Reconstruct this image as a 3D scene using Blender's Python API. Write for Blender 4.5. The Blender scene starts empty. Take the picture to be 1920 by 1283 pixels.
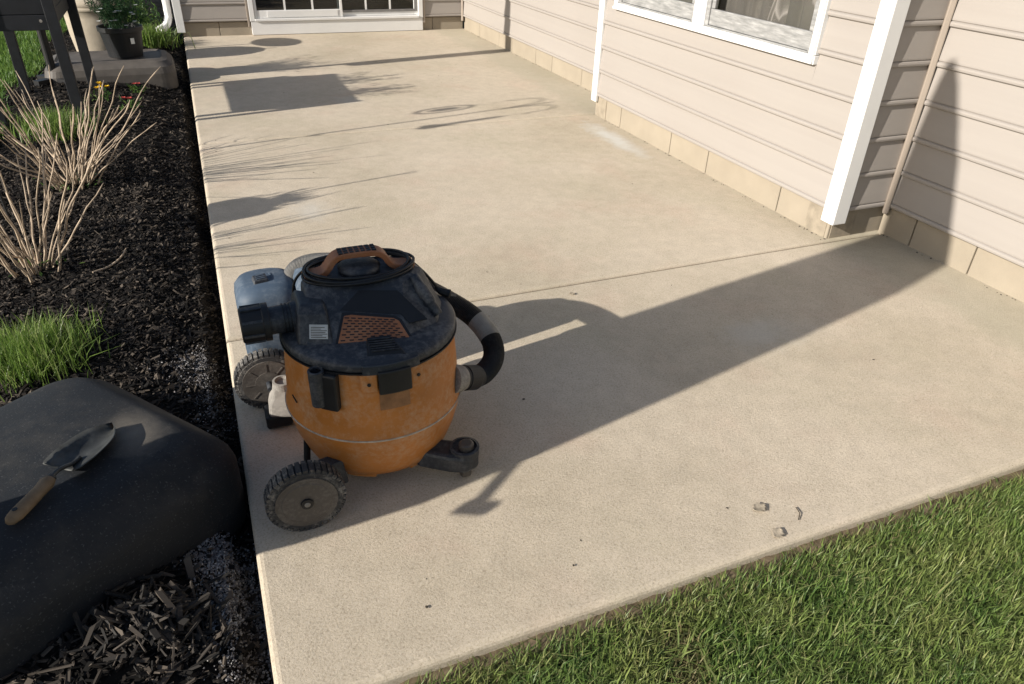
import bpy, bmesh, math, random
import numpy as np
from mathutils import Matrix, Vector, noise as mnoise
random.seed(7); rng = np.random.default_rng(11)
S = bpy.context.scene; COL = S.collection

# ------------------------------------------------------------------ camera
cam = bpy.data.cameras.new('camera'); cam.sensor_width = 36.0; cam.lens = 1349.1/1920*36
cam.clip_start = .05; cam.clip_end = 500
co = bpy.data.objects.new('camera', cam); COL.objects.link(co); S.camera = co
CAM = Vector((0.082, -0.987, 1.5))
ROT = Matrix.Rotation(-0.40919699, 3, 'Z') @ Matrix.Rotation(1.01452529, 3, 'X') @ Matrix.Rotation(0.03800327, 3, 'Z')
co.matrix_world = Matrix.Translation(CAM) @ ROT.to_4x4()

# ------------------------------------------------------------------ sky, sun, exposure
SUN = Vector((1.0, 0.21, -0.465)).normalized()          # the way the light travels
ELEV = math.asin(-SUN.z)
w = bpy.data.worlds.new('World'); S.world = w; w.use_nodes = True
sky = w.node_tree.nodes.new('ShaderNodeTexSky'); sky.sky_type = 'NISHITA'; sky.sun_disc = False
sky.sun_elevation = ELEV; sky.sun_rotation = math.atan2(-SUN.x, -SUN.y) % (2*math.pi)
w.node_tree.links.new(sky.outputs[0], w.node_tree.nodes['Background'].inputs[0])
w.node_tree.nodes['Background'].inputs[1].default_value = 0.085
sl = bpy.data.lights.new('sun', 'SUN'); sl.energy = 5.0; sl.angle = math.radians(0.55); sl.color = (1.0, .94, .85)
so = bpy.data.objects.new('sun', sl); COL.objects.link(so); so.location = (-8, -2, 6)
so.rotation_euler = SUN.to_track_quat('-Z', 'Y').to_euler()
S.view_settings.view_transform = 'Standard'; S.view_settings.look = 'None'
S.view_settings.exposure = 0.62; S.view_settings.gamma = 1.0

# ------------------------------------------------------------------ materials
class NT:
    def __init__(s, name):
        s.m = bpy.data.materials.new(name); s.m.use_nodes = True
        s.t = s.m.node_tree; s.b = s.t.nodes['Principled BSDF']
    def n(s, typ, **kw):
        o = s.t.nodes.new(typ)
        for k, v in kw.items(): setattr(o, k, v)
        return o
    def l(s, a, b): s.t.links.new(a, b)
    def coord(s, scale=None):
        tc = s.n('ShaderNodeTexCoord')
        if scale is None: return tc.outputs['Object']
        mp = s.n('ShaderNodeMapping'); mp.inputs['Scale'].default_value = scale
        s.l(tc.outputs['Object'], mp.inputs['Vector']); return mp.outputs[0]
    def noise(s, scale, detail=4, rough=.55, vec=None):
        o = s.n('ShaderNodeTexNoise'); o.inputs['Scale'].default_value = scale
        o.inputs['Detail'].default_value = detail; o.inputs['Roughness'].default_value = rough
        s.l(vec if vec is not None else s.coord(), o.inputs['Vector']); return o.outputs[0]
    def ramp(s, fac, stops):
        o = s.n('ShaderNodeValToRGB'); e = o.color_ramp.elements
        while len(e) < len(stops): e.new(.5)
        for i, (p, c) in enumerate(stops): e[i].position = p; e[i].color = (*c, 1) if len(c) == 3 else c
        s.l(fac, o.inputs[0]); return o.outputs[0]
    def mix(s, fac, a, b, mode='MIX'):
        o = s.n('ShaderNodeMix', data_type='RGBA', blend_type=mode)
        for sock, v in ((o.inputs[0], fac), (o.inputs[6], a), (o.inputs[7], b)):
            if hasattr(v, 'is_linked'): s.l(v, sock)
            elif isinstance(v, (int, float)): sock.default_value = v
            else: sock.default_value = (*v, 1)
        return o.outputs[2]
    def bump(s, h, strength, dist):
        o = s.n('ShaderNodeBump'); o.inputs['Strength'].default_value = strength; o.inputs['Distance'].default_value = dist
        s.l(h, o.inputs['Height'])
        return o
    def set(s, col=None, rough=None, spec=None, metal=None):
        if col is not None:
            if hasattr(col, 'is_linked'): s.l(col, s.b.inputs['Base Color'])
            else: s.b.inputs['Base Color'].default_value = (*col, 1)
        if rough is not None:
            if hasattr(rough, 'is_linked'): s.l(rough, s.b.inputs['Roughness'])
            else: s.b.inputs['Roughness'].default_value = rough
        if spec is not None: s.b.inputs['Specular IOR Level'].default_value = spec
        if metal is not None: s.b.inputs['Metallic'].default_value = metal
        return s

def plain(name, col, rough=.6, var=.15, scale=12, bump=0, bscale=200, spec=.4, metal=0):
    k = NT(name); f = k.noise(scale)
    c = k.ramp(f, [(.3, tuple(x*(1-var) for x in col)), (.7, tuple(min(1, x*(1+var)) for x in col))])
    k.set(c, rough, spec, metal)
    if bump:
        b = k.bump(k.noise(bscale, 3), bump, .002); k.l(b.outputs[0], k.b.inputs['Normal'])
    return k.m

def dusty(name, col, dust, amount, rough=.55, scale=9, bump=.15):
    """plastic with pale dust caught in patches and scratches"""
    k = NT(name); big = k.noise(scale, 6, .65); fine = k.noise(scale*9, 5, .7)
    mul = k.n('ShaderNodeMath', operation='MULTIPLY'); k.l(big, mul.inputs[0]); k.l(fine, mul.inputs[1])
    f = k.ramp(mul.outputs[0], [(.22, (0, 0, 0)), (.48, (amount,)*3)])
    base = k.ramp(k.noise(5), [(.3, tuple(x*.8 for x in col)), (.7, tuple(x*1.2 for x in col))])
    k.set(k.mix(f, base, dust), k.ramp(big, [(.3, (rough-.1,)*3), (.7, (rough+.2,)*3)]), .4)
    b = k.bump(k.noise(320, 2), bump, .001); k.l(b.outputs[0], k.b.inputs['Normal'])
    return k.m

def k_half(k, v):
    h = k.n('ShaderNodeMath', operation='MULTIPLY'); h.inputs[1].default_value = .6; k.l(v, h.inputs[0]); return h.outputs[0]
def concrete():
    k = NT('broomed_concrete'); mp = k.n('ShaderNodeMapping'); mp.inputs['Rotation'].default_value = (.7, .5, .9); k.l(k.coord(), mp.inputs['Vector']); RV = mp.outputs[0]
    stain = k.noise(.9, 5, .6); sand = k.noise(170, 6, .85, RV); mid = k.noise(14, 5, .6, RV); pink = k.noise(2.3, 4)
    base = k.ramp(stain, [(.3, (.49, .425, .325)), (.52, (.58, .505, .40)), (.72, (.63, .55, .445))])
    base = k.mix(k.ramp(pink, [(.54, (0,)*3), (.74, (.4,)*3)]), base, (.56, .42, .33))
    base = k.mix(k.ramp(k.noise(1.7, 5, .6, k.coord((1, .7, 1))), [(.52, (0,)*3), (.74, (.45,)*3)]), base, (.47, .425, .31))
    base = k.mix(.26, base, k.ramp(mid, [(.35, (.6,)*3), (.65, (1.0,)*3)]), 'MULTIPLY')
    base = k.mix(.8, base, k.ramp(sand, [(.33, (.34, .31, .27)), (.46, (.84, .82, .79)), (.58, (1.0,)*3)]), 'MULTIPLY')
    for (cx, cy, sx, sy, amt) in ((2.82, 3.62, 6.5, 1.5, .75), (2.05, .95, 3.2, 5, .35), (.52, 2.85, 6, 4, .35), (1.2, 5.2, 5, 4, .25)):
        tc = k.n('ShaderNodeMapping'); tc.inputs['Location'].default_value = (-cx*sx, -cy*sy, 0); tc.inputs['Scale'].default_value = (sx, sy, 0); k.l(k.coord(), tc.inputs['Vector'])
        ln = k.n('ShaderNodeVectorMath', operation='LENGTH'); k.l(tc.outputs[0], ln.inputs[0])
        nz = k.n('ShaderNodeMath', operation='MULTIPLY_ADD'); nz.inputs[1].default_value = 1.3; k.l(k.noise(11, 6, .75, RV), nz.inputs[0]); k.l(ln.outputs['Value'], nz.inputs[2])
        base = k.mix(k.ramp(nz.outputs[0], [(.75, (amt,)*3), (1.0, (0,)*3)]) if False else k.ramp(k_half(k, nz.outputs[0]), [(.48, (amt,)*3), (.86, (0,)*3)]), base, (.56, .555, .52))
    sx_ = k.n('ShaderNodeSeparateXYZ'); k.l(k.coord(), sx_.inputs[0])
    wx = k.n('ShaderNodeMath', operation='MULTIPLY_ADD'); wx.inputs[1].default_value = .22; k.l(k.noise(6, 6, .7, RV), wx.inputs[0]); k.l(sx_.outputs['X'], wx.inputs[2])
    wr_ = k.n('ShaderNodeMapRange'); wr_.inputs['From Min'].default_value = 3.02; wr_.inputs['From Max'].default_value = 3.16; wr_.inputs['To Max'].default_value = .4; k.l(wx.outputs[0], wr_.inputs['Value'])
    base = k.mix(wr_.outputs[0], base, (.36, .335, .25))
    k.set(base, .9, .2)
    add = k.n('ShaderNodeMath', operation='ADD'); k.l(sand, add.inputs[0]); k.l(k.noise(110, 5, .75, RV), add.inputs[1])
    b = k.bump(add.outputs[0], .5, .0035); k.l(b.outputs[0], k.b.inputs['Normal'])
    return k.m

def island(name, cols, rough=.6, trans=0.0, spec=.3, patch=False):
    k = NT(name); g = k.n('ShaderNodeNewGeometry')
    n = len(cols); c = k.ramp(g.outputs['Random Per Island'], [((i+.5)/n, x) for i, x in enumerate(cols)])
    if patch:
        c = k.mix(k.ramp(k.noise(3.5, 4, .6), [(.45, (0,)*3), (.72, (.6,)*3)]), c, (.24, .25, .08))
        c = k.mix(.55, c, k.ramp(k.noise(7, 3, .6), [(.35, (.55, .6, .5)), (.6, (1, 1, 1))]), 'MULTIPLY')
    k.set(c, rough, spec)
    if trans:
        tr = k.n('ShaderNodeBsdfTranslucent'); k.l(c, tr.inputs[0]); mx = k.n('ShaderNodeMixShader'); mx.inputs[0].default_value = trans
        out = k.t.nodes['Material Output']; k.l(k.b.outputs[0], mx.inputs[1]); k.l(tr.outputs[0], mx.inputs[2]); k.l(mx.outputs[0], out.inputs[0])
    return k.m

def glass(name, tint=(.75, .8, .8), refl=1.0):
    k = NT(name); out = k.t.nodes['Material Output']
    tr = k.n('ShaderNodeBsdfTransparent'); tr.inputs[0].default_value = (*tint, 1)
    gl = k.n('ShaderNodeBsdfGlossy'); gl.inputs['Roughness'].default_value = .02
    lw = k.n('ShaderNodeLayerWeight'); lw.inputs[0].default_value = .5; mx = k.n('ShaderNodeMixShader')
    pw = k.n('ShaderNodeMath', operation='POWER'); pw.inputs[1].default_value = 4; k.l(lw.outputs['Facing'], pw.inputs[0])
    fr = k.n('ShaderNodeMath', operation='MULTIPLY_ADD'); fr.inputs[1].default_value = .9*refl; fr.inputs[2].default_value = .05; k.l(pw.outputs[0], fr.inputs[0])
    k.l(fr.outputs[0], mx.inputs[0]); k.l(tr.outputs[0], mx.inputs[1]); k.l(gl.outputs[0], mx.inputs[2]); k.l(mx.outputs[0], out.inputs[0])
    return k.m

def siding(name, a, b):
    k = NT(name); f = k.noise(.8, 3, .5); g = k.noise(3, 4, .6, k.coord((1, .15, 6)))
    c = k.mix(.35, k.ramp(f, [(.35, a), (.65, b)]), k.ramp(g, [(.3, tuple(x*.92 for x in a)), (.7, b)]))
    k.set(c, .55, .3)
    bb = k.bump(k.noise(60, 4, .6, k.coord((1, .1, 4))), .12, .002); k.l(bb.outputs[0], k.b.inputs['Normal'])
    return k.m

M = dict(
 concrete=concrete(),
 joint=plain('joint_dirt', (.13, .105, .075), .95, .3, 40, .5),
 chalk=plain('chalky_patch', (.62, .60, .55), .9, .25, 60, .3),
 soil=plain('dark_soil', (.010, .009, .008), .95, .4, 30, .8, 90, .1),
 turf=plain('turf_soil', (.06, .06, .022), .95, .4, 25, .8, 60, .1),
 edge_dirt=plain('edge_dirt', (.13, .10, .065), .95, .35, 30, .8, 90, .1),
 siding=siding('cream_siding', (.308, .278, .252), (.330, .301, .274)),
 siding_trim=plain('tan_trim', (.285, .238, .195), .5, .06, 3),
 white=plain('white_vinyl', (.68, .675, .66), .42, .03, 5),
 block=plain('foundation_block', (.30, .258, .20), .92, .07, 5, .5, 120, .2),
 mortar=plain('mortar', (.27, .23, .175), .95, .2, 20, .5),
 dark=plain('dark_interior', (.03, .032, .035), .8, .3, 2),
 rail=None, curtain=None,
 glass=glass('window_glass', (.88, .87, .86), .6), doorglass=glass('door_glass', (.55, .58, .58)),
 orange=dusty('worn_orange_plastic', (.40, .150, .032), (.46, .34, .23), .7, .42, 7, .05),
 brown=dusty('faded_brown_orange_plastic', (.27, .105, .045), (.36, .25, .17), .4, .55, 14),
 black=dusty('dusty_black_plastic', (.018, .022, .029), (.20, .20, .20), .5, .45, 7),
 lid=dusty('dusty_lid_plastic', (.020, .025, .034), (.24, .24, .24), .55, .48, 6.5),
 blue=dusty('sun_bleached_blue_grey_plastic', (.05, .075, .11), (.22, .25, .28), .6, .65, 6),
 deep=plain('deep_black', (.008, .009, .011), .5, .2, 20),
 tyre=dusty('dusty_tyre', (.03, .03, .031), (.36, .33, .29), .8, .8, 12, .3),
 hub=dusty('grey_hub', (.072, .062, .054), (.25, .23, .20), .5, .55, 10),
 dustgrey=dusty('dust_caked_metal', (.19, .175, .155), (.40, .37, .33), .9, .8, 12, .6),
 band=plain('dust_line', (.40, .35, .29), .9, .3, 40, .4),
 hose=dusty('black_hose', (.018, .018, .02), (.15, .15, .15), .35, .5, 10),
 tape=plain('grey_tape', (.33, .32, .30), .6, .15, 30),
 label=None,
 tank=None,
 steel=plain('worn_trowel_steel', (.06, .062, .06), .5, .35, 30, .2, 90, .4, .3),
 wood=None,
 mulch=island('mulch_chips', [(.007, .0065, .006), (.010, .009, .008), (.013, .011, .010), (.018, .015, .013), (.035, .029, .024), (.10, .082, .065)], .85, 0, .15),
 pilechips=island('old_mulch_chips', [(.011, .010, .009), (.020, .017, .014), (.038, .031, .025), (.085, .069, .054), (.015, .013, .011)], .75, 0, .35),
 grit=island('pale_grit', [(.14, .13, .13), (.22, .21, .21), (.09, .085, .085), (.36, .35, .34)], .9),
 grass=island('lawn_blades', [(.06, .115, .026), (.115, .19, .040), (.165, .25, .055), (.22, .30, .085), (.085, .155, .034), (.30, .31, .13)], .5, .3, .4, True),
 drygrass=island('straw_blades', [(.20, .17, .075), (.28, .23, .12), (.11, .14, .04), (.16, .15, .06)], .6, .25),
 sidegrass=island('side_lawn_blades', [(.06, .135, .02), (.085, .175, .026), (.12, .21, .032), (.16, .25, .045)], .5, .3, .4),
 clump=island('clump_blades', [(.10, .18, .03), (.15, .25, .04), (.21, .31, .065), (.075, .14, .025), (.28, .33, .12)], .45, .35, .4),
 stem=plain('dry_stem', (.40, .315, .23), .75, .35, 20, .4, 150, .2),
 leaf=island('leaf_green', [(.03, .075, .018), (.05, .115, .022), (.08, .15, .03), (.12, .18, .04)], .5, .3, .4),
 fern=island('feathery_dark_leaf', [(.018, .05, .022), (.028, .075, .03), (.045, .10, .04)], .55, .25, .3),
 petal=plain('white_petal', (.78, .78, .74), .6, .05),
 yellow=plain('yellow_petal', (.70, .45, .02), .6, .15, 60),
 red=plain('red_petal', (.42, .06, .05), .6, .25, 60),
 planter=plain('charcoal_stained_wood', (.009, .010, .013), .55, .3, 14, .3),
 beige=plain('beige_canvas', (.36, .31, .24), .8, .08, 20, .3, 300),
 grey_base=plain('grey_brown_tank', (.085, .075, .066), .6, .2, 12, .3),
 deadleaf=plain('dead_leaf', (.34, .29, .22), .85, .35, 40, .4),
 speck=plain('dark_speck', (.05, .04, .03), .9, .3, 40),
 roof=plain('shingle', (.10, .09, .085), .9, .3, 10, .5),
 iron=plain('black_iron', (.012, .012, .013), .5, .2),
)
k = NT('painted_reflection_rail'); c = k.ramp(k.noise(9, 5, .65, k.coord((1, 1, 7))), [(.35, (.20, .20, .195)), (.55, (.29, .287, .28)), (.7, (.40, .395, .385))]); k.set(c, .5, .4); M['rail'] = k.m  # grey streaks painted into the colour for a blurred reflection
k = NT('grey_curtain'); wv = k.n('ShaderNodeTexWave'); wv.inputs['Scale'].default_value = 1.6; wv.inputs['Distortion'].default_value = 5; wv.inputs['Detail'].default_value = 1
k.l(k.coord((1, 3.2, 1.1)), wv.inputs[0]); c = k.ramp(wv.outputs[1], [(.0, (.21, .205, .19)), (.06, (.46, .45, .43)), (.10, (.21, .205, .19)), (1, (.17, .167, .157))]); k.set(c, .9, .1); M['curtain'] = k.m
k = NT('black_tank_plastic'); P = k.coord()
d1 = k.ramp(k.noise(3.2, 7, .7), [(.50, (0,)*3), (.74, (.55,)*3)]); sp = k.ramp(k.noise(170, 2), [(.62, (0,)*3), (.72, (.55,)*3)])
c = k.mix(d1, (.019, .021, .024), (.075, .068, .058)); c = k.mix(sp, c, (.10, .10, .10))
tm = k.n('ShaderNodeMapping'); tm.inputs['Location'].default_value = (.245*9, -.80*6, 0); tm.inputs['Scale'].default_value = (9, 6, 0); k.l(k.coord(), tm.inputs['Vector'])
tl = k.n('ShaderNodeVectorMath', operation='LENGTH'); k.l(tm.outputs[0], tl.inputs[0]); ta = k.n('ShaderNodeMath', operation='MULTIPLY_ADD'); ta.inputs[1].default_value = .9; k.l(k.noise(9, 6, .7), ta.inputs[0]); k.l(tl.outputs['Value'], ta.inputs[2])
c = k.mix(k.ramp(k_half(k, ta.outputs[0]), [(.30, (.6,)*3), (.75, (0,)*3)]), c, (.26, .225, .18)); k.set(c, k.ramp(k.noise(6), [(.3, (.55,)*3), (.7, (.75,)*3)]), .25)
b = k.bump(k.noise(210, 2), .35, .0015); k.l(b.outputs[0], k.b.inputs['Normal']); M['tank'] = k.m
k = NT('worn_wood'); c = k.ramp(k.noise(16, 5, .6, k.coord((1, 1, 1))), [(.3, (.11, .075, .045)), (.7, (.24, .175, .11))]); k.set(c, .7, .3); M['wood'] = k.m
M['label'] = plain('printed_label', (.42, .44, .44), .5, .1, 60)

# ------------------------------------------------------------------ geometry helpers
def mesh(name, v, f, mat, smooth=False):
    me = bpy.data.meshes.new(name); me.from_pydata([tuple(p) for p in v], [], f); me.update()
    bm = bmesh.new(); bm.from_mesh(me); bmesh.ops.recalc_face_normals(bm, faces=bm.faces); bm.to_mesh(me); bm.free()
    me.materials.append(M[mat] if isinstance(mat, str) else mat)
    if smooth: me.polygons.foreach_set('use_smooth', [True]*len(me.polygons))
    return me
def link(name, me, parent=None, bevel=0, auto=False):
    o = bpy.data.objects.new(name, me); COL.objects.link(o)
    if parent is not None: adopt(o, parent)
    if bevel:
        b = o.modifiers.new('bevel', 'BEVEL'); b.width = bevel; b.segments = 2; b.limit_method = 'ANGLE'; b.angle_limit = math.radians(35)
    return o
def wloc(o):
    p = Vector(o.location) if o.type == 'EMPTY' else Vector((0, 0, 0))
    return p
def adopt(o, parent):
    o.parent = parent
    t = Vector((0, 0, 0)); q = parent
    if q.type == 'EMPTY': t = Vector(q.location)
    o.matrix_parent_inverse = Matrix.Translation(-t)
def part(name, geo, mat, parent=None, bevel=0, smooth=False, label=None):
    o = link(name, mesh(name, geo[0], geo[1], mat, smooth), parent, bevel)
    if label: o['label'] = label
    return o
def thing(name, label, cat, loc=(0, 0, 0), group=None):
    o = bpy.data.objects.new(name, None); COL.objects.link(o); o.location = loc; o.empty_display_size = .1
    return tag(o, label, cat, group)
def tag(o, label, cat, group=None, kind=None):
    o['label'] = label; o['category'] = cat
    if group: o['group'] = group
    if kind: o['kind'] = kind
    return o
def struct(o, label=None):
    o['kind'] = 'structure'
    if label: o['label'] = label
    return o
def join(*gs):
    V, F = [], []
    for v, f in gs:
        n = len(V); V += [tuple(p) for p in v]; F += [tuple(i+n for i in q) for q in f]
    return V, F
def box(x0, x1, y0, y1, z0, z1):
    v = [(x, y, z) for z in (z0, z1) for y in (y0, y1) for x in (x0, x1)]
    return v, [(0, 1, 3, 2), (4, 6, 7, 5), (0, 4, 5, 1), (2, 3, 7, 6), (0, 2, 6, 4), (1, 5, 7, 3)]
def xf(geo, mat4): return [tuple(mat4 @ Vector(p)) for p in geo[0]], geo[1]
def frame(o, x, z):
    """matrix whose local x,z follow the given directions"""
    x = Vector(x).normalized(); z = Vector(z); z = (z - x*z.dot(x)).normalized(); y = z.cross(x)
    m = Matrix((x, y, z)).transposed().to_4x4(); m.translation = Vector(o); return m
def obox(o, x, z, lx, ly, lz): return xf(box(-lx/2, lx/2, -ly/2, ly/2, -lz/2, lz/2), frame(o, x, z))
def loft(secs, cap=True):
    n = len(secs[0]); V = [tuple(p) for s in secs for p in s]; F = []
    for i in range(len(secs)-1):
        for j in range(n):
            a, b = i*n+j, i*n+(j+1) % n; F.append((a, b, b+n, a+n))
    if cap: F.append(tuple(reversed(range(n)))); F.append(tuple(range(len(V)-n, len(V))))
    return V, F
def lathe(prof, c, n=48): return loft([[(c[0]+r*math.cos(2*math.pi*k/n), c[1]+r*math.sin(2*math.pi*k/n), z) for k in range(n)] for r, z in prof])
def smoothpath(pts, sub=8):
    pts = [Vector(p) for p in pts]; P = [pts[0]*2-pts[1]] + pts + [pts[-1]*2-pts[-2]]; out = []
    for i in range(1, len(P)-2):
        a, b, c, d = P[i-1], P[i], P[i+1], P[i+2]
        for s in range(sub):
            t = s/sub; out.append(.5*((2*b)+(c-a)*t+(2*a-5*b+4*c-d)*t*t+(3*b-a-3*c+d)*t**3))
    out.append(pts[-1]); return out
def tube(path, rad, n=8, cap=True, flat=1.0):
    path = [Vector(p) for p in path]; secs = []; up = Vector((0, 0, 1)); prev = None
    for i, p in enumerate(path):
        t = (path[min(i+1, len(path)-1)]-path[max(i-1, 0)]).normalized()
        if prev is None:
            a = up.cross(t)
            if a.length < .05: a = Vector((1, 0, 0)).cross(t)
        else: a = prev - t*prev.dot(t)
        a.normalize(); prev = a; b = t.cross(a)
        r = rad[i] if isinstance(rad, (list, tuple)) else rad
        secs.append([p+a*(r*math.cos(2*math.pi*k/n))+b*(r*flat*math.sin(2*math.pi*k/n)) for k in range(n)])
    return loft(secs, cap)
def prism(poly, z0, z1): return loft([[(x, y, z0) for x, y in poly], [(x, y, z1) for x, y in poly]])
def cyl(a, b, r0, r1=None, n=20): return tube([a, b], [r0, r0 if r1 is None else r1], n)
def rrect(hx, hy, r, n=6):
    out = []
    for cx, cy, a0 in ((hx-r, hy-r, 0), (-hx+r, hy-r, 90), (-hx+r, -hy+r, 180), (hx-r, -hy+r, 270)):
        for k in range(n+1):
            a = math.radians(a0+90*k/n); out.append((cx+r*math.cos(a), cy+r*math.sin(a)))
    return out
def sm(a, b, x): t = min(1, max(0, (x-a)/(b-a))); return t*t*(3-2*t)
def bedz(x, y):
    z = -.13 + .085*sm(.035, .085, -x) + .055*sm(.08, .35, -x) + .05*sm(3.0, 5.5, y)*sm(.2, .8, -x)
    return z + .012*mnoise.noise(Vector((x*5, y*5, 0))) + .01*mnoise.noise(Vector((x*17, y*17, 3)))

# ------------------------------------------------------------------ ground
def sheet(name, x0, x1, y0, y1, nx, ny, zf, mat):
    V = [(x0+(x1-x0)*i/nx, y0+(y1-y0)*j/ny, 0) for j in range(ny+1) for i in range(nx+1)]
    V = [(x, y, zf(x, y)) for x, y, _ in V]
    F = [(j*(nx+1)+i, j*(nx+1)+i+1, (j+1)*(nx+1)+i+1, (j+1)*(nx+1)+i) for j in range(ny) for i in range(nx)]
    return struct(part(name, (V, F), mat, smooth=True))
sheet('ground', -80, 80, -80, 80, 2, 2, lambda x, y: -.20, 'turf')
sheet('lawn', -.002, 12, -14, .03, 60, 60, lambda x, y: -.055+.008*mnoise.noise(Vector((x*3, y*3, 0))) if y < -.05 else -.062, 'turf')
sheet('side_lawn', -30, -1.25, -14, 40, 40, 60, lambda x, y: .045+.02*mnoise.noise(Vector((x*.5, y*.5, 1))), 'turf')
sheet('mulch_bed', -1.35, .004, -3, 13, 90, 500, bedz, 'soil')
sheet('edge_soil', 0.0, 3.4, -.075, .02, 160, 6, lambda x, y: -.034-.02*sm(-.02, -.075, y)+.012*mnoise.noise(Vector((x*22, y*22, 5))), 'edge_dirt')

# patio: three slabs with tooled edges and two control joints
pat = bpy.data.objects.new('patio', None); COL.objects.link(pat); struct(pat, 'beige broomed concrete patio with two control joints')
def slab(y0, y1, x1):
    hx, hy = x1/2, (y1-y0)/2; secs = []
    for ins, z in ((0, -.12), (0, -.014), (.003, -.007), (.009, -.0022), (.018, 0.0)):
        secs.append([(hx+sx*(hx-ins), (y0+y1)/2+sy*(hy-ins), z) for sx, sy in ((-1, -1), (1, -1), (1, 1), (-1, 1))])
    return loft(secs)
J1, J2, YB = 1.605, 4.27, 8.54
for y0, y1 in ((0, J1-.006), (J1+.006, J2-.006), (J2+.006, YB+.05)):
    part('slab', slab(y0, y1, 3.40), 'concrete', pat)
part('joint', box(.004, 3.39, J1-.02, J1+.02, -.1, -.012), 'joint', pat); part('joint', box(.004, 3.39, J2-.02, J2+.02, -.1, -.012), 'joint', pat)

# ------------------------------------------------------------------ house
H = thing('house', 'cream vinyl sided house with white corner posts, window and sliding door', 'house', (3.2, 4.0, 0))
CH = .1778; Z0 = .155; NC = 14; XW, XB, YN, YF = 3.36, 3.01, 1.62, 4.26; TOP = Z0+NC*CH
def sprof(last=0.0):
    # offset outwards, height: rolled bead at the foot, then a groove, then the flat face
    return [(0, .0), (.012, .0), (.017, .004), (.0185, .012), (.017, .020), (.012, .0235), (.007, .0255), (.007, .0275), (.013, .029), (.0135, .036), (.003, CH+.003), (0, CH+.003)]
def course(p0, p1, out, z):
    p0, p1, out = Vector(p0), Vector(p1), Vector(out)
    return loft([[(p.x+out.x*d, p.y+out.y*d, z+h) for d, h in sprof()] for p in (p0, p1)])
def wall(p0, p1, out, spans=None, base=None, joints=(), first=0, trim0=0):
    """backing sheet with its siding courses, one object each; spans(k) lists the stretches of course k"""
    p0, p1, out = Vector((*p0, 0)), Vector((*p1, 0)), Vector((*out, 0)); d = (p1-p0).normalized(); L = (p1-p0).length
    wl = part('wall', obox((p0+p1)/2-out*.03+Vector((0, 0, (TOP+.2)/2)), d, (0, 0, 1), L-.004, .05, TOP-.13), 'dark' if False else 'siding_trim', H)
    for kk in range(NC):
        for a, b in (spans(kk) if spans else [(0, L)]):
            o = part('siding_course', course(p0+d*a, p0+d*b, out, Z0+kk*CH), 'siding', wl, smooth=False)
    return wl
def foundation(p0, p1, out, joints, z1=Z0+.004):
    p0, p1, out = Vector((*p0, 0)), Vector((*p1, 0)), Vector((*out, 0)); d = (p1-p0).normalized(); L = (p1-p0).length
    fo = part('foundation', obox((p0+p1)/2-out*.095+Vector((0, 0, -.02)), d, (0, 0, 1), L, .15, .34), 'mortar', H)
    js = [0]+list(joints)+[L]
    for a, b in zip(js[:-1], js[1:]):
        o = obox(p0+d*((a+b)/2)-out*.055+Vector((0, 0, (z1-.11)/2)), d, (0, 0, 1), b-a-.007, .1, z1+.11)
        part('block', o, 'block', fo, bevel=.004)
WY0, WY1, WZ0, WZ1 = 1.985, 4.055, .812, 2.06
def bump_spans(kk):
    L = YF-YN; z = Z0+kk*CH
    if z+CH <= WZ0+.02 or z >= WZ1: return [(0, L)]
    return [(0, WY0-YN), (WY1-YN, L)]
wb = wall((XB, YN), (XB, YF), (-1, 0), bump_spans)
foundation((XB, YN+.012), (XB, YF), (-1, 0), [.41, 1.10, 1.53, 2.22])
# the course that the window cuts into keeps its lower strip
kk = int((WZ0-Z0)/CH); zc = Z0+kk*CH
if WZ0-zc > .03:
    pr_ = [(0, 0)] + [q for q in sprof() if q[1] < WZ0-zc and q[0] > 0] + [(.0095, WZ0-zc-.002), (0, WZ0-zc-.002)]
    for o in [c_ for c_ in wb.children if False]: pass
    part('siding_course', loft([[(XB-d_, y_, zc+h_) for d_, h_ in pr_] for y_ in (WY0, WY1)]), 'siding', wb)
wall((XB+.01, YN), (XW, YN), (0, -1)); foundation((XB-.0, YN+.012), (XW+.04, YN+.012), (0, -1), [.17])
wall((XB+.01, YF), (XW+.3, YF), (0, 1)); foundation((XB, YF-.012), (XW, YF-.012), (0, 1), [.2])
wall((XW, -6.0), (XW, YN-.012), (-1, 0)); foundation((XW+.005, -6.0), (XW+.005, YN+.009), (-1, 0), [6+a for a in (-5.6, -5, -4.2, -3.6, -2.8, -2.2, -1.4, -.8, -.4, .25, .66, 1.07, 1.42)])
wall((XW, YF+.012), (XW, YB-.01), (-1, 0)); foundation((XW+.005, YF), (XW+.005, YB), (-1, 0), [.5, .95, 1.6, 2.0, 2.65, 3.05, 3.7])
DX0, DX1, DZ1 = .745, 2.815, 2.2
def back_spans(kk):
    z = Z0+kk*CH
    return [(0, DX0+.02), (DX1+.02, XW+.02)] if z < DZ1 else [(0, XW+.02)]
wbk = wall((-.02, YB), (XW, YB), (0, -1), back_spans); foundation((0.0, YB+.012), (XW, YB+.012), (0, -1), [.4, 2.95], Z0-.01)
wall((-.02, YB+3), (-.02, YB), (-1, 0))
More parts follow.
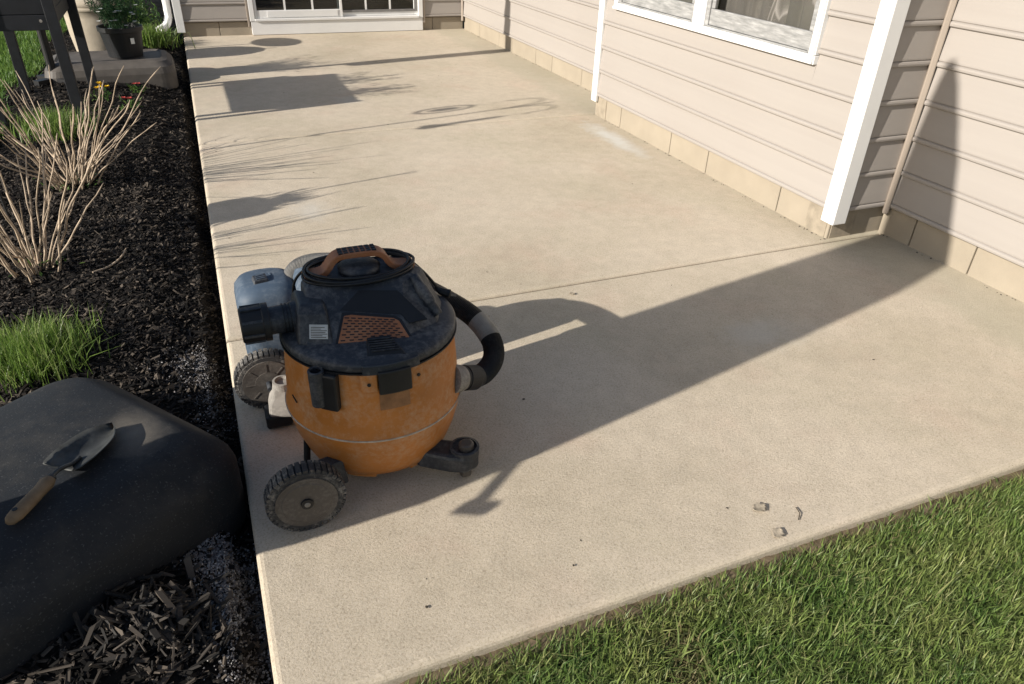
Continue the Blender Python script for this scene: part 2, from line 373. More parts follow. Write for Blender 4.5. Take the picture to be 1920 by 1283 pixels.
# corner posts
def corner(name, x, y, sx, sy, wd, z0, mat='white', label=None):
    t = .022
    g = [(x, y), (x+sx*wd, y), (x+sx*wd, y+sy*t), (x+sx*t, y+sy*t), (x+sx*t, y+sy*wd), (x, y+sy*wd)]
    part(name, prism(g, z0, TOP), mat, H, bevel=.004, label=label)
corner('corner_post', XB-.027, YN-.030, 1, 1, .088, .095, label='white outside corner post nearest the vacuum')
corner('corner_post', XB-.027, YF+.027, 1, -1, .078, .11, label='white outside corner post at far end of the window wall')
corner('corner_post', -.052, YB-.030, 1, 1, .085, .05, label='white corner post at the far left end of the patio')
part('corner_trim', obox((XW-.02, YN-.026, TOP/2+.06), (1, 1, 0), (0, 0, 1), .034, .03, TOP-.12), 'siding_trim', H, bevel=.006)
part('corner_trim', obox((XW-.02, YB-.026, TOP/2+.05), (1, 1, 0), (0, 0, 1), .034, .03, TOP-.10), 'siding_trim', H, bevel=.006)
part('corner_trim', obox((XW-.02, YF+.026, TOP/2+.05), (1, -1, 0), (0, 0, 1), .034, .03, TOP-.10), 'siding_trim', H, bevel=.006)
# eaves and roof above the picture
ro = part('roof', join(box(XB-.12, 9, -6.2, YB+3.5, TOP+.02, TOP+.1), box(-.2, XB-.12, YB-.2, YB+3.5, TOP+.02, TOP+.1)), 'roof', H)
# window: frame on the wall, two sashes, mullion, panes, curtain
xo = XB-.034
win = part('window', join(box(xo, XB-.002, WY0, WY1, WZ0, WZ0+.045), box(xo, XB-.002, WY0, WY1, WZ1-.045, WZ1), box(xo, XB-.002, WY0, WY0+.05, WZ0+.046, WZ1-.046),
      box(xo, XB-.002, WY1-.05, WY1, WZ0+.046, WZ1-.046), box(xo+.004, XB-.002, 2.955, 3.075, WZ0+.046, WZ1-.046)), 'white', H, bevel=.004, label='white framed two-part window with curtains behind')
part('frame_lip', join(box(xo-.012, xo+.003, WY0+.004, WY1-.004, WZ0+.004, WZ0+.022), box(xo-.008, xo+.003, WY0+.004, WY0+.02, WZ0+.024, WZ1-.01)), 'white', win, bevel=.003)
for a, b in ((WY0+.052, 2.953), (3.077, WY1-.052)):
    z0, z1 = WZ0+.048, WZ1-.048
    for q_ in (box(XB-.020, XB+.03, a, a+.02, z0, z1), box(XB-.020, XB+.03, b-.03, b, z0, z1), box(XB-.022, XB+.03, a+.021, b-.031, z0-.002, z0+.006)): part('channel', q_, 'rail', win)
    part('sash_rail', box(XB-.014, XB+.012, a+.021, b-.031, z0+.008, z0+.098), 'rail', win, bevel=.003)
    for y0, y1 in ((a+.022, a+.05), (b-.062, b-.032)): part('sash_stile', box(XB-.012, XB+.012, y0, y1, z0+.1, z1), 'rail', win, bevel=.003)
    part('pane', box(XB-.004, XB+.0, a+.05, b-.062, z0+.098, z1), 'glass', win)
    n = 60; pts = []
    for i in range(n+1):
        y = a+(b-a)*i/n; pts.append((XB+.075+.022*math.sin(i*.9)+.010*math.sin(i*2.3+1), y))
    V = [(x, y, z) for z in (z0-.05, z1+.05) for x, y in pts]; F = [(i, i+1, i+n+2, i+n+1) for i in range(n)]
    part('curtain', (V, F), 'curtain', win, smooth=True)
part('window_recess', box(XB+.14, XB+.16, WY0, WY1, WZ0, WZ1), 'dark', win)
# the wall sheet behind the window and door must be open: cut by rebuilding them as frames
def rewall(wl, geo):
    old = wl.data; wl.data = mesh('wall', geo[0], geo[1], 'siding_trim'); bpy.data.meshes.remove(old)
rewall(wb, join(box(XB+.005, XB+.055, YN, WY0+.03, .166, TOP+.05), box(XB+.005, XB+.055, WY1-.03, YF, .166, TOP+.05), box(XB+.005, XB+.055, WY0+.031, WY1-.031, .166, WZ0+.03), box(XB+.005, XB+.055, WY0+.031, WY1-.031, WZ1-.03, TOP+.05)))
rewall(wbk, join(box(-.02, DX0+.03, YB+.005, YB+.055, .166, TOP+.05), box(DX1-.03, XW, YB+.005, YB+.055, .166, TOP+.05), box(DX0+.031, DX1-.031, YB+.005, YB+.055, DZ1-.03, TOP+.05)))
# sliding door
yo = YB-.035
dr = part('sliding_door', join(box(DX0, DX0+.055, yo, YB+.05, .15, DZ1), box(DX1-.055, DX1, yo, YB+.05, .15, DZ1), box(DX0+.056, DX1-.056, yo, YB+.05, DZ1-.06, DZ1), box(DX0+.056, DX1-.056, yo-.012, YB+.05, .15, .178)), 'white', H, bevel=.004, label='white sliding patio door with grid panes')
part('door_riser', box(DX0+.008, DX1-.004, YB-.030, YB+.03, .004, .147), 'white', dr, bevel=.003)
for j0 in (DX0-.028, DX1+.004): part('door_trim', box(j0, j0+.024, YB-.03, YB+.004, .09, DZ1), 'siding_trim', dr, bevel=.004)
mid = 1.79
def sash(x0, x1, y, rail, mat, stile=.05):
    s_ = part('sash', join(box(x0, x0+stile, y, y+.03, .18, DZ1-.062), box(x1-stile, x1, y, y+.03, .18, DZ1-.062), box(x0+stile+.001, x1-stile-.001, y, y+.03, .18, .18+rail), box(x0+stile+.001, x1-stile-.001, y, y+.03, DZ1-.12, DZ1-.062)), mat, dr, bevel=.003)
    return s_
sash(DX0+.058, mid+.03, YB-.022, .085, 'white', .03); sash(mid-.02, DX1-.058, YB+.014, .05, 'white', .045)
part('bottom_rail_cover', box(DX0+.20, mid-.03, YB-.028, YB-.023, .19, .262), 'white', dr, bevel=.002)
part('screen_frame', join(box(mid+.04, DX1-.06, YB+.004, YB+.012, .222, .25), box(DX1-.098, DX1-.06, YB+.004, YB+.012, .251, DZ1-.13)), plain('dull_screen_frame', (.17, .165, .16), .5), dr)
for x0, x1, y in ((DX0+.088, mid, YB-.006), (mid+.025, DX1-.103, YB+.030)):
    part('pane', box(x0, x1, y-.003, y, .22, DZ1-.11), 'doorglass', dr)
    for i in (1, 2):
        x = x0+(x1-x0)*i/3; part('muntin', box(x-.011, x+.011, y-.010, y-.0045, .23, DZ1-.12), 'white', dr)
    for zz in (.62, 1.0, 1.4, 1.8): part('muntin', box(x0, x1, y-.009, y-.0047, zz, zz+.02), 'white', dr)
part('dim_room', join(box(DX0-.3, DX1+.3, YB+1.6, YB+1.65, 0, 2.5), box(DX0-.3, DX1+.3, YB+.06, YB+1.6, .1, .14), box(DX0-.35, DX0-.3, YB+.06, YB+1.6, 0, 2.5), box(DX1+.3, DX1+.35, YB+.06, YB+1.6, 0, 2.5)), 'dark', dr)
# downspout with its elbow at the far left corner
ds = thing('downspout', 'white ribbed downspout elbow at the far left house corner', 'downspout', (-.12, 8.6, 0))
path = smoothpath([(-.115, 8.66, 2.4), (-.115, 8.66, 1.2), (-.115, 8.66, .32), (-.125, 8.64, .18), (-.17, 8.58, .11), (-.24, 8.50, .085)], 9)
part('pipe', tube(path, [.04+.003*(i % 2) for i in range(len(path))], 10), 'white', ds, smooth=False)
part('strap', box(-.16, -.05, 8.60, 8.72, 1.0, 1.03), 'white', ds)

# ------------------------------------------------------------------ wet/dry vacuum
CX, CY = .409, .795
V_ = thing('shop_vacuum', 'worn orange and black wet/dry vacuum on wheels standing on the patio', 'vacuum', (CX, CY, 0))
def pol(a, r, z=0): a = math.radians(a); return Vector((CX+r*math.cos(a), CY+r*math.sin(a), z))
tub = part('tub', lathe([(.12, .062), (.188, .058), (.210, .064), (.220, .085), (.240, .14), (.253, .195), (.2565, .214), (.2585, .222), (.2575, .230), (.253, .240), (.250, .27), (.246, .34), (.240, .42), (.236, .455), (.225, .455)], (CX, CY), 96), 'orange', V_, smooth=True)
part('dust_line', lathe([(.2535, .2235), (.2605, .2235), (.2605, .2275), (.2535, .2275)], (CX, CY), 96), 'band', tub, smooth=False)
for a in (-118, -62, -20, 40, 95, 150, 205):       # feet moulded under the tub
    part('tub_foot', loft([[pol(a-13*s, r, z) for r, s in ((.15, 1), (.205*k_, 1), (.205*k_, .33), (.205*k_, -.33), (.205*k_, -1), (.15, -1))] for z, k_ in ((.040, .955), (.085, 1.02))]), 'orange', tub, bevel=.004)
lid = part('lid', lathe([(.20, .440), (.240, .440), (.2455, .444), (.2465, .460), (.241, .468), (.225, .4725), (.17, .478), (.08, .482)], (CX, CY), 96), 'lid', V_, smooth=True)
part('lid_seam', lathe([(.236, .4365), (.2485, .4365), (.2485, .4405), (.236, .4405)], (CX, CY), 96), 'deep', lid)
# motor housing: nine-sided, flat sloping front
bot = [(.214, .690), (.300, .662), (.485, .640), (.585, .690), (.628, .800), (.590, .94), (.41, .985), (.25, .93), (.214, .80)]
mid_ = [(.224, .715), (.305, .700), (.483, .677), (.575, .722), (.612, .805), (.575, .925), (.41, .965), (.265, .915), (.228, .80)]
top = [(.250, .812), (.296, .785), (.505, .768), (.556, .79), (.580, .835), (.555, .92), (.41, .945), (.275, .92), (.242, .86)]
topi = [(CX-.004+(x-CX)*.9, .845+(y-.845)*.86) for x, y in top]
hs = part('motor_housing', loft([[(x, y, .470) for x, y in bot], [(x, y, .505) for x, y in mid_], [(x, y, .578) for x, y in top], [(x, y, .586) for x, y in topi]]), 'lid', V_, bevel=.007)
# upper bulge under the handle (cord spool)
part('cord_spool', lathe([(.055, .583), (.06, .60), (.045, .612), (.01, .614)], (.405, .86), 32), 'black', hs, smooth=True)
def onplane(p):          # front face plane through three points
    a, b, c = Vector((.305, .700, .505)), Vector((.483, .677, .505)), Vector((.398, .7785, .578))
    n = (b-a).cross(c-a).normalized()
    if n.y > 0: n = -n
    return a, n
PA, PN = onplane(0)
EU = (Vector((.483, .677, .505))-PA).normalized(); EV = PN.cross(EU); EV = EV if EV.z > 0 else -EV
def onface(u, v): return PA+EU*u+EV*v            # a point on the sloping front face of the housing
def slabpoly(pts, n, t0, t1): return loft([[p+n*t0 for p in pts], [p+n*t1 for p in pts]])
gq = [onface(*q) for q in ((-.0019, -.0443), (.0215, .0322), (.0399, .0333), (.1513, .0118), (.1645, .0025), (.1876, -.0513))]
gr = part('vent_grille', slabpoly(gq, PN, -.006, .004), 'brown', hs, bevel=.002)
fr_ = [onface(*q) for q in ((-.0108, -.0508), (.0169, .042), (.0393, .0411), (.1551, .0192), (.1722, .0064), (.1981, -.0586))]
part('grille_surround', slabpoly(fr_, PN, -.006, .0015), 'deep', hs)
slots = []
for r_ in range(9):
    for c_ in range(8):
        u = (c_+.5+(.5 if r_ % 2 else 0))/8.2; t = (r_+.6)/9.4
        L_ = Vector((.0213, .0307)).lerp(Vector((-.0019, -.0443)), t); R_ = Vector((.158, .0079)).lerp(Vector((.1876, -.0513)), t)
        if .06 < u < .97:
            c2_ = L_.lerp(R_, u); d2_ = (R_-L_).normalized()*.0064; h2_ = Vector((0, .0017))
            q = [onface(*(c2_+e_)) for e_ in (-d2_+h2_, d2_+h2_, d2_*.85-h2_, -d2_*.85-h2_)]
            slots.append(slabpoly(q, PN, .002, .0046))
o = part('vent_slots', join(*slots), 'deep', gr); o['kind'] = 'stuff'
# flat plate above the grille, its dark colour standing in for a recess
rq = [onface(*q) for q in ((-.037, .0463), (-.0027, .1097), (.1719, .092), (.2415, .0003), (.1922, -.0068), (.1729, .022), (.0162, .0483))]
part('front_panel', slabpoly(rq, PN, -.004, .0012), 'deep', hs)
for a_, b_, c_ in (((.540, .785, .580), (.562, .742, .540), (.588, .708, .490)),):
    part('shoulder', tube(smoothpath([a_, b_, c_], 6), [.016]*4+[.018]*5+[.014]*4, 12), 'lid', hs, smooth=True)
# left column carrying the printed label and the blower port
colm = part('port_column', loft([[(x, y, z) for x, y in pl] for z, pl in ((.472, [(.200, .700), (.288, .668), (.300, .78), (.198, .86)]), (.545, [(.212, .735), (.284, .712), (.298, .80), (.212, .86)]), (.562, [(.222, .755), (.28, .735), (.29, .80), (.222, .85)]))]), 'black', V_, bevel=.006)
A_, B_, C_ = Vector((.200, .700, .472)), Vector((.288, .668, .472)), Vector((.212, .735, .545))
n_ = (B_-A_).cross(C_-A_).normalized(); n_ = -n_ if n_.y > 0 else n_; ex = (B_-A_).normalized(); ez = (C_-A_); ez = (ez-ex*ez.dot(ex)).normalized()
def oncol(u, v): return A_+ex*u+ez*v
lab = part('label', slabpoly([oncol(.030, .018), oncol(.078, .018), oncol(.078, .056), oncol(.030, .056)], n_, .0005, .0025), 'label', colm)
for i in range(7):
    v0 = .0215+i*.0044; wd_ = (.040, .030, .043, .038, .042, .026, .036)[i]
    part('print_line', slabpoly([oncol(.034, v0), oncol(.034+wd_, v0), oncol(.034+wd_, v0+.0017), oncol(.034, v0+.0017)], n_, .0026, .0029), 'speck', lab)
part('blower_port', tube([(.24, .795, .508), (.20, .795, .508), (.199, .795, .508), (.150, .795, .506), (.135, .795, .506)], [.043, .043, .038, .038, .038], 28), 'black', V_, smooth=False)
for i in range(4): part('thread', tube([(.178+.009*i, .795, .508), (.182+.009*i, .795, .508)], .0408, 28), 'deep', V_)
cap = part('port_cap', tube([(.143, .795, .505), (.126, .795, .505), (.1255, .795, .505), (.072, .795, .504), (.068, .795, .504)], [.052, .052, .049, .048, .044], 36), 'deep', V_, bevel=.002)
for i in range(8):
    a = 2*math.pi*i/8+.2; part('grip_rib', obox((.099, .795+.049*math.cos(a), .5045+.049*math.sin(a)), (1, 0, 0), (0, math.cos(a), math.sin(a)), .052, .007, .007), 'black', cap)
# vent wedge on the lid front and its ribs
DX_, DY_ = -.035, -.026
vw = part('lid_vent', loft([[(x+DX_, y+DY_, z) for x, y, z in q_] for q_ in ([(.385, .600, .466), (.498, .585, .466), (.470, .665, .468), (.402, .672, .468)], [(.400, .622, .480), (.484, .610, .480), (.466, .663, .496), (.406, .669, .496)])]), 'deep', V_, bevel=.003)
for i in range(6):
    t = i/6; part('vent_rib', obox((.443-.001*i+DX_, .618+.046*t-.003+DY_, .4815+.0155*t), (.085, -.012, 0), (0, -.3, 1), .074-.012*t, .0025, .004), 'black', vw)
# handle
hp = smoothpath([(.258, .868, .588), (.300, .868, .592), (.318, .867, .606), (.336, .866, .630), (.358, .865, .640), (.40, .863, .642), (.448, .861, .640), (.472, .859, .629), (.488, .858, .605), (.508, .857, .592), (.556, .852, .588)], 4)
hd = part('handle', loft([[p+Vector((0, sy*.025, 0))+nn*sz*.008 for sy, sz in ((-1, -1), (1, -1), (1, 1), (-1, 1))] for p, nn in [(hp[i], (lambda t: Vector((-t.z, 0, t.x)).normalized())(hp[min(i+1, len(hp)-1)]-hp[max(i-1, 0)])) for i in range(len(hp))]]), 'brown', V_, bevel=.003)
for i in range(7):
    for j in (-1, 0, 1):
        x = .350+.0155*i; part('grip_pocket', box(x, x+.011, .863+j*.0145-.005, .863+j*.0145+.005, .6475, .6512), 'deep', hd)
for x, s in ((.272, 1), (.542, -1)): part('handle_foot', box(x-.022, x+.022, .845, .895, .574, .592), 'brown', hd, bevel=.005)
# power cord wound round the top, its loose end and plug
cord = []
for i in range(7):
    pts = []; rx, ry, zz = .142+.006*(i % 3), .084+.006*(i % 3), .585+.006*(i//2)+.003*(i % 2)
    ph = random.random()*6
    for q in range(49):
        a = 2*math.pi*q/48; pts.append((.405+rx*math.cos(a)*(1+.02*math.sin(3*a+ph)), .862+ry*math.sin(a)*(1+.05*math.sin(2*a+ph)), zz+.004*math.sin(2*a+ph)))
    cord.append(tube(pts, .0042, 7, False))
cd = part('power_cord', join(*cord), 'deep', V_, smooth=True)
part('cord_end', tube(smoothpath([(.52, .88, .592), (.555, .878, .585), (.595, .868, .545), (.628, .858, .500), (.640, .855, .482)], 6), .0045, 8), 'deep', cd, smooth=True)
part('cord_slack', tube(smoothpath([(.300, .905, .592), (.262, .93, .575), (.235, .945, .54), (.225, .945, .50), (.232, .935, .474)], 6), .004, 8), 'deep', cd, smooth=True)
pg = part('plug', tube([(.628, .862, .498), (.634, .858, .489), (.640, .855, .483), (.656, .849, .476), (.665, .845, .473), (.668, .844, .472)], [.006, .009, .012, .013, .015, .012], 8), 'deep', V_, bevel=.001)
for d_ in (-.004, .004): part('plug_prong', obox((.676, .841+d_, .470), (1, -.3, -.15), (0, 0, 1), .016, .0015, .006), 'dustgrey', pg)
# latch with worn recess and two orange tabs
def shell(a0, a1, r0, r1, z0, z1, n=8): return loft([[pol(a0+(a1-a0)*i/n, r, z) for i in range(n+1)]+[pol(a1-(a1-a0)*i/n, rr, z) for i in range(n+1)] for z, r, rr in ((z0, r0[0], r1[0]), (z1, r0[1], r1[1]))])
part('latch', shell(-98, -78, (.243, .238), (.262, .258), .378, .447), 'deep', V_, bevel=.004)
part('latch_hook', shell(-107, -71, (.238, .238), (.252, .250), .436, .466), 'lid', V_, bevel=.004)
part('latch_recess', shell(-98, -79, (.243, .242), (.2505, .247), .322, .376), plain('worn_patch', (.23, .115, .05), .7, .3, 30, .3), tub)
for a in (-103.5, -73):
    tb = part('latch_tab', shell(a-5, a+5, (.241, .238), (.2545, .2505), .385, .437), 'orange', tub, bevel=.003)
    q = pol(a, .2535, .410); part('screw_hole', tube([q, q+(pol(a, .256, .410)-q)], .005, 12), 'deep', tb)
# tool holder
th = part('tool_holder', join(shell(-134, -122, (.240, .236), (.266, .264), .325, .437)), 'deep', V_, bevel=.006)
for a in (-134.5,):
    q = pol(a, .260, .34); part('holder_tube', lathe([(.017, .336), (.020, .338), (.021, .445), (.017, .447), (.0145, .445), (.0145, .40)], (q.x, q.y), 20), 'black', th, smooth=False)
# cut mark and dents on the tub
q = pol(-160, .2535, .30); part('tub_scratch', obox(q, (.25, -.35, -.75), pol(-160, 1)-pol(-160, 0), .026, .003, .003), 'deep', tub)
# wheels
def wheel(name, x, y, r, wd, out, dish='hub'):
    wl = part(name, tube([(x, y-wd/2, r), (x, y-wd/2+.006, r), (x, y+wd/2-.006, r), (x, y+wd/2, r)], [r-.010, r-.005, r-.005, r-.010], 56), 'tyre', V_)
    for i in range(38):
        a = 2*math.pi*i/38; c_, s_ = math.cos(a), math.sin(a)
        part('tread_block', obox((x+(r-.0045)*c_, y, r+(r-.0045)*s_), (0, 1, 0), (c_, 0, s_), wd*.94, .0125, .010), 'tyre', wl)
    yo_ = y+out*(wd/2)
    rim = part('rim', tube([(x, yo_-out*.01, r), (x, yo_+out*.004, r), (x, yo_+out*.0045, r), (x, yo_-out*.006, r), (x, yo_-out*.0065, r)], [r*.78, r*.78, r*.70, r*.68, r*.6], 48, False), 'hub', wl)
    part('dish', tube([(x, yo_-out*.0075, r), (x, yo_-out*.0035, r)], r*.69, 40), dish, wl)
    return wl, rim, yo_
wn, rn, yn = wheel('wheel', .150, .528, .105, .046, -1)
part('hub_disc', tube([(.150, yn+.004, .105), (.150, yn-.003, .105), (.150, yn-.006, .105)], [.070, .070, .064], 48), 'hub', wn)
part('hub_cap', tube([(.150, yn-.005, .105), (.150, yn-.012, .105), (.150, yn-.0125, .105), (.150, yn-.007, .105)], [.017, .016, .011, .010], 24), 'deep', wn)
part('axle_end', tube([(.150, yn-.006, .105), (.150, yn-.013, .105), (.150, yn-.015, .105)], [.008, .008, .005], 16), 'dustgrey', wn)
wf, rf, yf = wheel('wheel', .118, 1.128, .105, .046, -1, 'deep')
for i in range(8):
    a = 2*math.pi*i/8; part('spoke', obox((.118+.045*math.cos(a), yf-.001, .105+.045*math.sin(a)), (math.cos(a), 0, math.sin(a)), (0, 1, 0), .056, .004, .010), 'hub', wf)
part('inner_ring', tube([(.118, yf+.002, .105), (.118, yf-.007, .105), (.118, yf-.0071, .105), (.118, yf+.002, .105)], [.042, .042, .036, .036], 32), 'hub', wf)
part('axle', cyl((.150, .55, .105), (.149, .60, .105), .009), 'black', V_); part('axle', cyl((.120, 1.06, .105), (.118, 1.11, .105), .009), 'black', V_)
part('axle_bracket', loft([[(x, y, z) for x, y in pl] for z, pl in ((.055, [(.10, .975), (.24, .93), (.25, 1.03), (.105, 1.075)]), (.095, [(.105, .985), (.22, .945), (.22, 1.02), (.115, 1.065)]), (.115, [(.118, .990), (.19, .965), (.19, 1.02), (.125, 1.055)]), (.150, [(.125, .995), (.185, .98), (.185, 1.02), (.13, 1.05)]))]), 'dustgrey', V_, bevel=.008)
part('axle_bracket', loft([[(x, y, z) for x, y in pl] for z, pl in ((.05, [(.13, .565), (.28, .60), (.25, .66), (.12, .62)]), (.13, [(.14, .57), (.27, .61), (.25, .65), (.13, .615)]))]), 'black', V_, bevel=.006)
part('bracket_cup', lathe([(.030, .14), (.031, .165), (.024, .166), (.022, .155), (.01, .154)], (.158, 1.012), 24), 'dustgrey', V_, smooth=False)
part('bracket_foot', box(.088, .17, .975, 1.055, .008, .056), 'deep', V_, bevel=.008)
part('rear_strut', cyl((.176, .735, .012), (.196, .74, .19), .010), 'deep', V_)
# casters
for sy in (-1, 1):
    cx, cy = .617, CY+sy*.226
    arm = part('caster_arm', loft([[(x, CY+sy*(y), z) for x, y in ((.50, .120), (.600, .175), (.640, .180), (.662, .222), (.650, .258), (.605, .272), (.560, .250), (.478, .190))] for z in (.042, .104)]), 'black', V_, bevel=.012)
    part('caster_cup', lathe([(.043, .085), (.044, .112), (.036, .114), (.034, .106), (.02, .105)], (cx, cy), 32), 'black', arm)
    part('caster_pin', lathe([(.022, .103), (.022, .124), (.016, .128), (.004, .128)], (cx+.004, cy-.004), 20), 'hub', arm)
    fk = part('caster_fork', box(cx-.024, cx+.024, cy-.020, cy+.020, .038, .062), 'deep', arm, bevel=.004)
    cw = part('caster_wheel', tube([(cx-.014, cy-sy*.0, .026), (cx-.011, cy, .026), (cx+.011, cy, .026), (cx+.014, cy, .026)], [.022, .026, .026, .022], 28), 'hub', V_)
# hose: from the side inlet round the right and along behind
hpath = smoothpath([(.655, .700, .262), (.690, .712, .246), (.745, .745, .235), (.795, .80, .245), (.808, .865, .275), (.775, .945, .320), (.700, 1.03, .360), (.60, 1.13, .395), (.48, 1.22, .420), (.36, 1.275, .425), (.29, 1.295, .41), (.255, 1.30, .37), (.248, 1.30, .32)], 16)
acc = 0; rad = []; last = hpath[0]; fine = []
for i in range(len(hpath)-1):
    for s in range(3): fine.append(hpath[i].lerp(hpath[i+1], s/3))
n = len(fine); r_ = [.032+(.0022 if i % 2 else -.0012) for i in range(n)]
i1, i2 = int(n*.335), int(n*.405); i3 = int(n*.72)
hose = part('hose', join(tube(fine[:i1+1], r_[:i1+1], 20), tube(fine[i2:i3+1], r_[i2:i3+1], 20)), 'hose', V_)
part('hose_tape', tube(fine[i1:i2+1], [x+.0006 for x in r_[i1:i2+1]], 20), 'tape', hose)
part('hose_sleeve', tube(fine[i3:], [x+.002 for x in r_[i3:]], 20), 'tape', hose)
part('hose_cuff', tube([(.640, .694, .268), (.662, .703, .259), (.664, .704, .258), (.700, .717, .243), (.701, .7172, .243), (.716, .725, .240)], [.036, .036, .039, .039, .035, .034], 28), 'deep', hose)
part('inlet_ring', tube([(.615, .684, .278), (.640, .694, .268), (.652, .699, .263)], [.044, .042, .038], 28), 'dustgrey', V_)
# side canister
def rr_at(cx, cy, hx, hy, r, z): return [(cx+x, cy+y, z) for x, y in rrect(hx, hy, r)]
can = part('canister', loft([rr_at(.168, 1.265, .085, .088, .05, .003), rr_at(.166, 1.265, .093, .096, .055, .02), rr_at(.164, 1.268, .096, .100, .055, .20), rr_at(.163, 1.27, .098, .104, .055, .345), rr_at(.163, 1.272, .094, .100, .055, .372), rr_at(.164, 1.275, .082, .088, .055, .392), rr_at(.165, 1.28, .060, .066, .045, .402)]), 'blue', V_, smooth=True)
part('canister_shadow_filler', loft([rr_at(.385, 1.215, .125, .10, .04, .02), rr_at(.385, 1.215, .13, .105, .045, .04), rr_at(.385, 1.215, .13, .105, .045, .395), rr_at(.385, 1.215, .12, .095, .045, .42), rr_at(.385, 1.215, .09, .07, .04, .43)]), 'blue', can, smooth=True)  # unseen body added behind the vacuum to fill out its cast shadow
bk = part('canister_latch', loft([[(.128, 1.232, .396), (.178, 1.242, .396), (.172, 1.288, .40), (.124, 1.278, .40)], [(.132, 1.236, .412), (.174, 1.245, .412), (.169, 1.283, .416), (.128, 1.274, .416)]]), 'black', can, bevel=.003)
for i in range(3): part('latch_rib', obox((.152-.001*i, 1.247+.010*i, .4145+.001*i), (1, .2, 0), (0, 0, 1), .026, .003, .003), 'blue', bk)
part('canister_rib', obox((.190, 1.262, .399), (-.15, 1, .05), (0, 0, 1), .085, .004, .008), 'blue', can)

# ------------------------------------------------------------------ weighted tank, trowel, umbrella
U, W_ = Vector((.6, -.8, 0)), Vector((-.8, -.6, 0))
def tankgeo(c, hu, hv, secs, rot=(U, W_)):
    out = []
    for ins, z, dome in secs:
        ring = []
        for a, b in rrect(hu-ins, hv-ins, min(max(.05, .12-ins*.25), hu-ins-.004, hv-ins-.004), 7):
            p = Vector(c)+rot[0]*a+rot[1]*b; ring.append((p.x, p.y, z))
        out.append(ring)
    return loft(out)
tb = part('umbrella_weight', tankgeo((-.53, .765, 0), .375, .43, [(.012, -.12, 0), (.0, -.08, 0), (.0, .10, 0), (.006, .125, 0), (.018, .145, 0), (.075, .205, 0), (.092, .217, 0), (.115, .224, 0), (.19, .232, 0), (.29, .240, 0)]), 'tank', smooth=True)
tag(tb, 'large black rounded plastic weight tank with a trowel lying on it', 'weight tank')
for pxy, rr, hh in (((-.53, .93), .022, .254),): pass
tw = thing('garden_trowel', 'hand trowel with wooden handle lying on the black tank', 'trowel', (-.39, .68, .25))
td = Vector((-.300, .820, 0))-Vector((-.492, .528, 0)); td.normalize(); tn = Vector((td.y, -td.x, 0)); T0 = Vector((-.492, .528, .262))
def tp(l, s, z): p = T0+td*l+tn*s; return Vector((p.x, p.y, z-.020))
nl, nw = 16, 8; V1 = []; 
prof_w = [.045, .052, .055, .056, .056, .056, .055, .054, .053, .051, .049, .046, .041, .034, .025, .014, .002]
for side in (0, 1):
    for i in range(nl+1):
        for j in range(nw+1):
            s = (j/nw*2-1); l = .178+.178*i/nl; hgt = .262+.026*s*s*(1-.35*i/nl)-.002*(1-s*s)-.004*i/nl
            V1.append(tp(l-.018*(s*s)*(1 if i < 2 else 0), s*prof_w[i], hgt+(.0018 if side else 0)))
F1 = []; N_ = (nl+1)*(nw+1)
for i in range(nl):
    for j in range(nw):
        a = i*(nw+1)+j; F1.append((a, a+1, a+nw+2, a+nw+1)); F1.append((N_+a, N_+a+nw+1, N_+a+nw+2, N_+a+1))
edge = [j for j in range(nw+1)]+[i*(nw+1)+nw for i in range(1, nl+1)]+[nl*(nw+1)+j for j in range(nw-1, -1, -1)]+[i*(nw+1) for i in range(nl-1, 0, -1)]
for a, b in zip(edge, edge[1:]+edge[:1]): F1.append((a, b, b+N_, a+N_))
part('blade', (V1, F1), 'steel', tw, smooth=True)
part('shank', tube(smoothpath([tp(.128, 0, .280), tp(.150, 0, .283), tp(.175, 0, .276), tp(.20, 0, .266), tp(.225, 0, .2635)], 4), .0055, 10), 'steel', tw, smooth=True)
hn = part('handle', tube([tp(l, 0, z) for l, z in ((-.012, .268), (-.004, .2685), (.015, .269), (.05, .271), (.09, .274), (.112, .277), (.120, .2775), (.130, .279))], [.006, .013, .0165, .0165, .0155, .017, .0155, .011], 18), 'wood', tw, smooth=True)
part('ferrule', tube([tp(.124, 0, .2785), tp(.134, 0, .280)], [.0125, .0105], 18), 'steel', tw)
part('hang_hole', tube([tp(.016, 0, .2845), tp(.016, 0, .2858)], .006, 14), 'deep', hn)
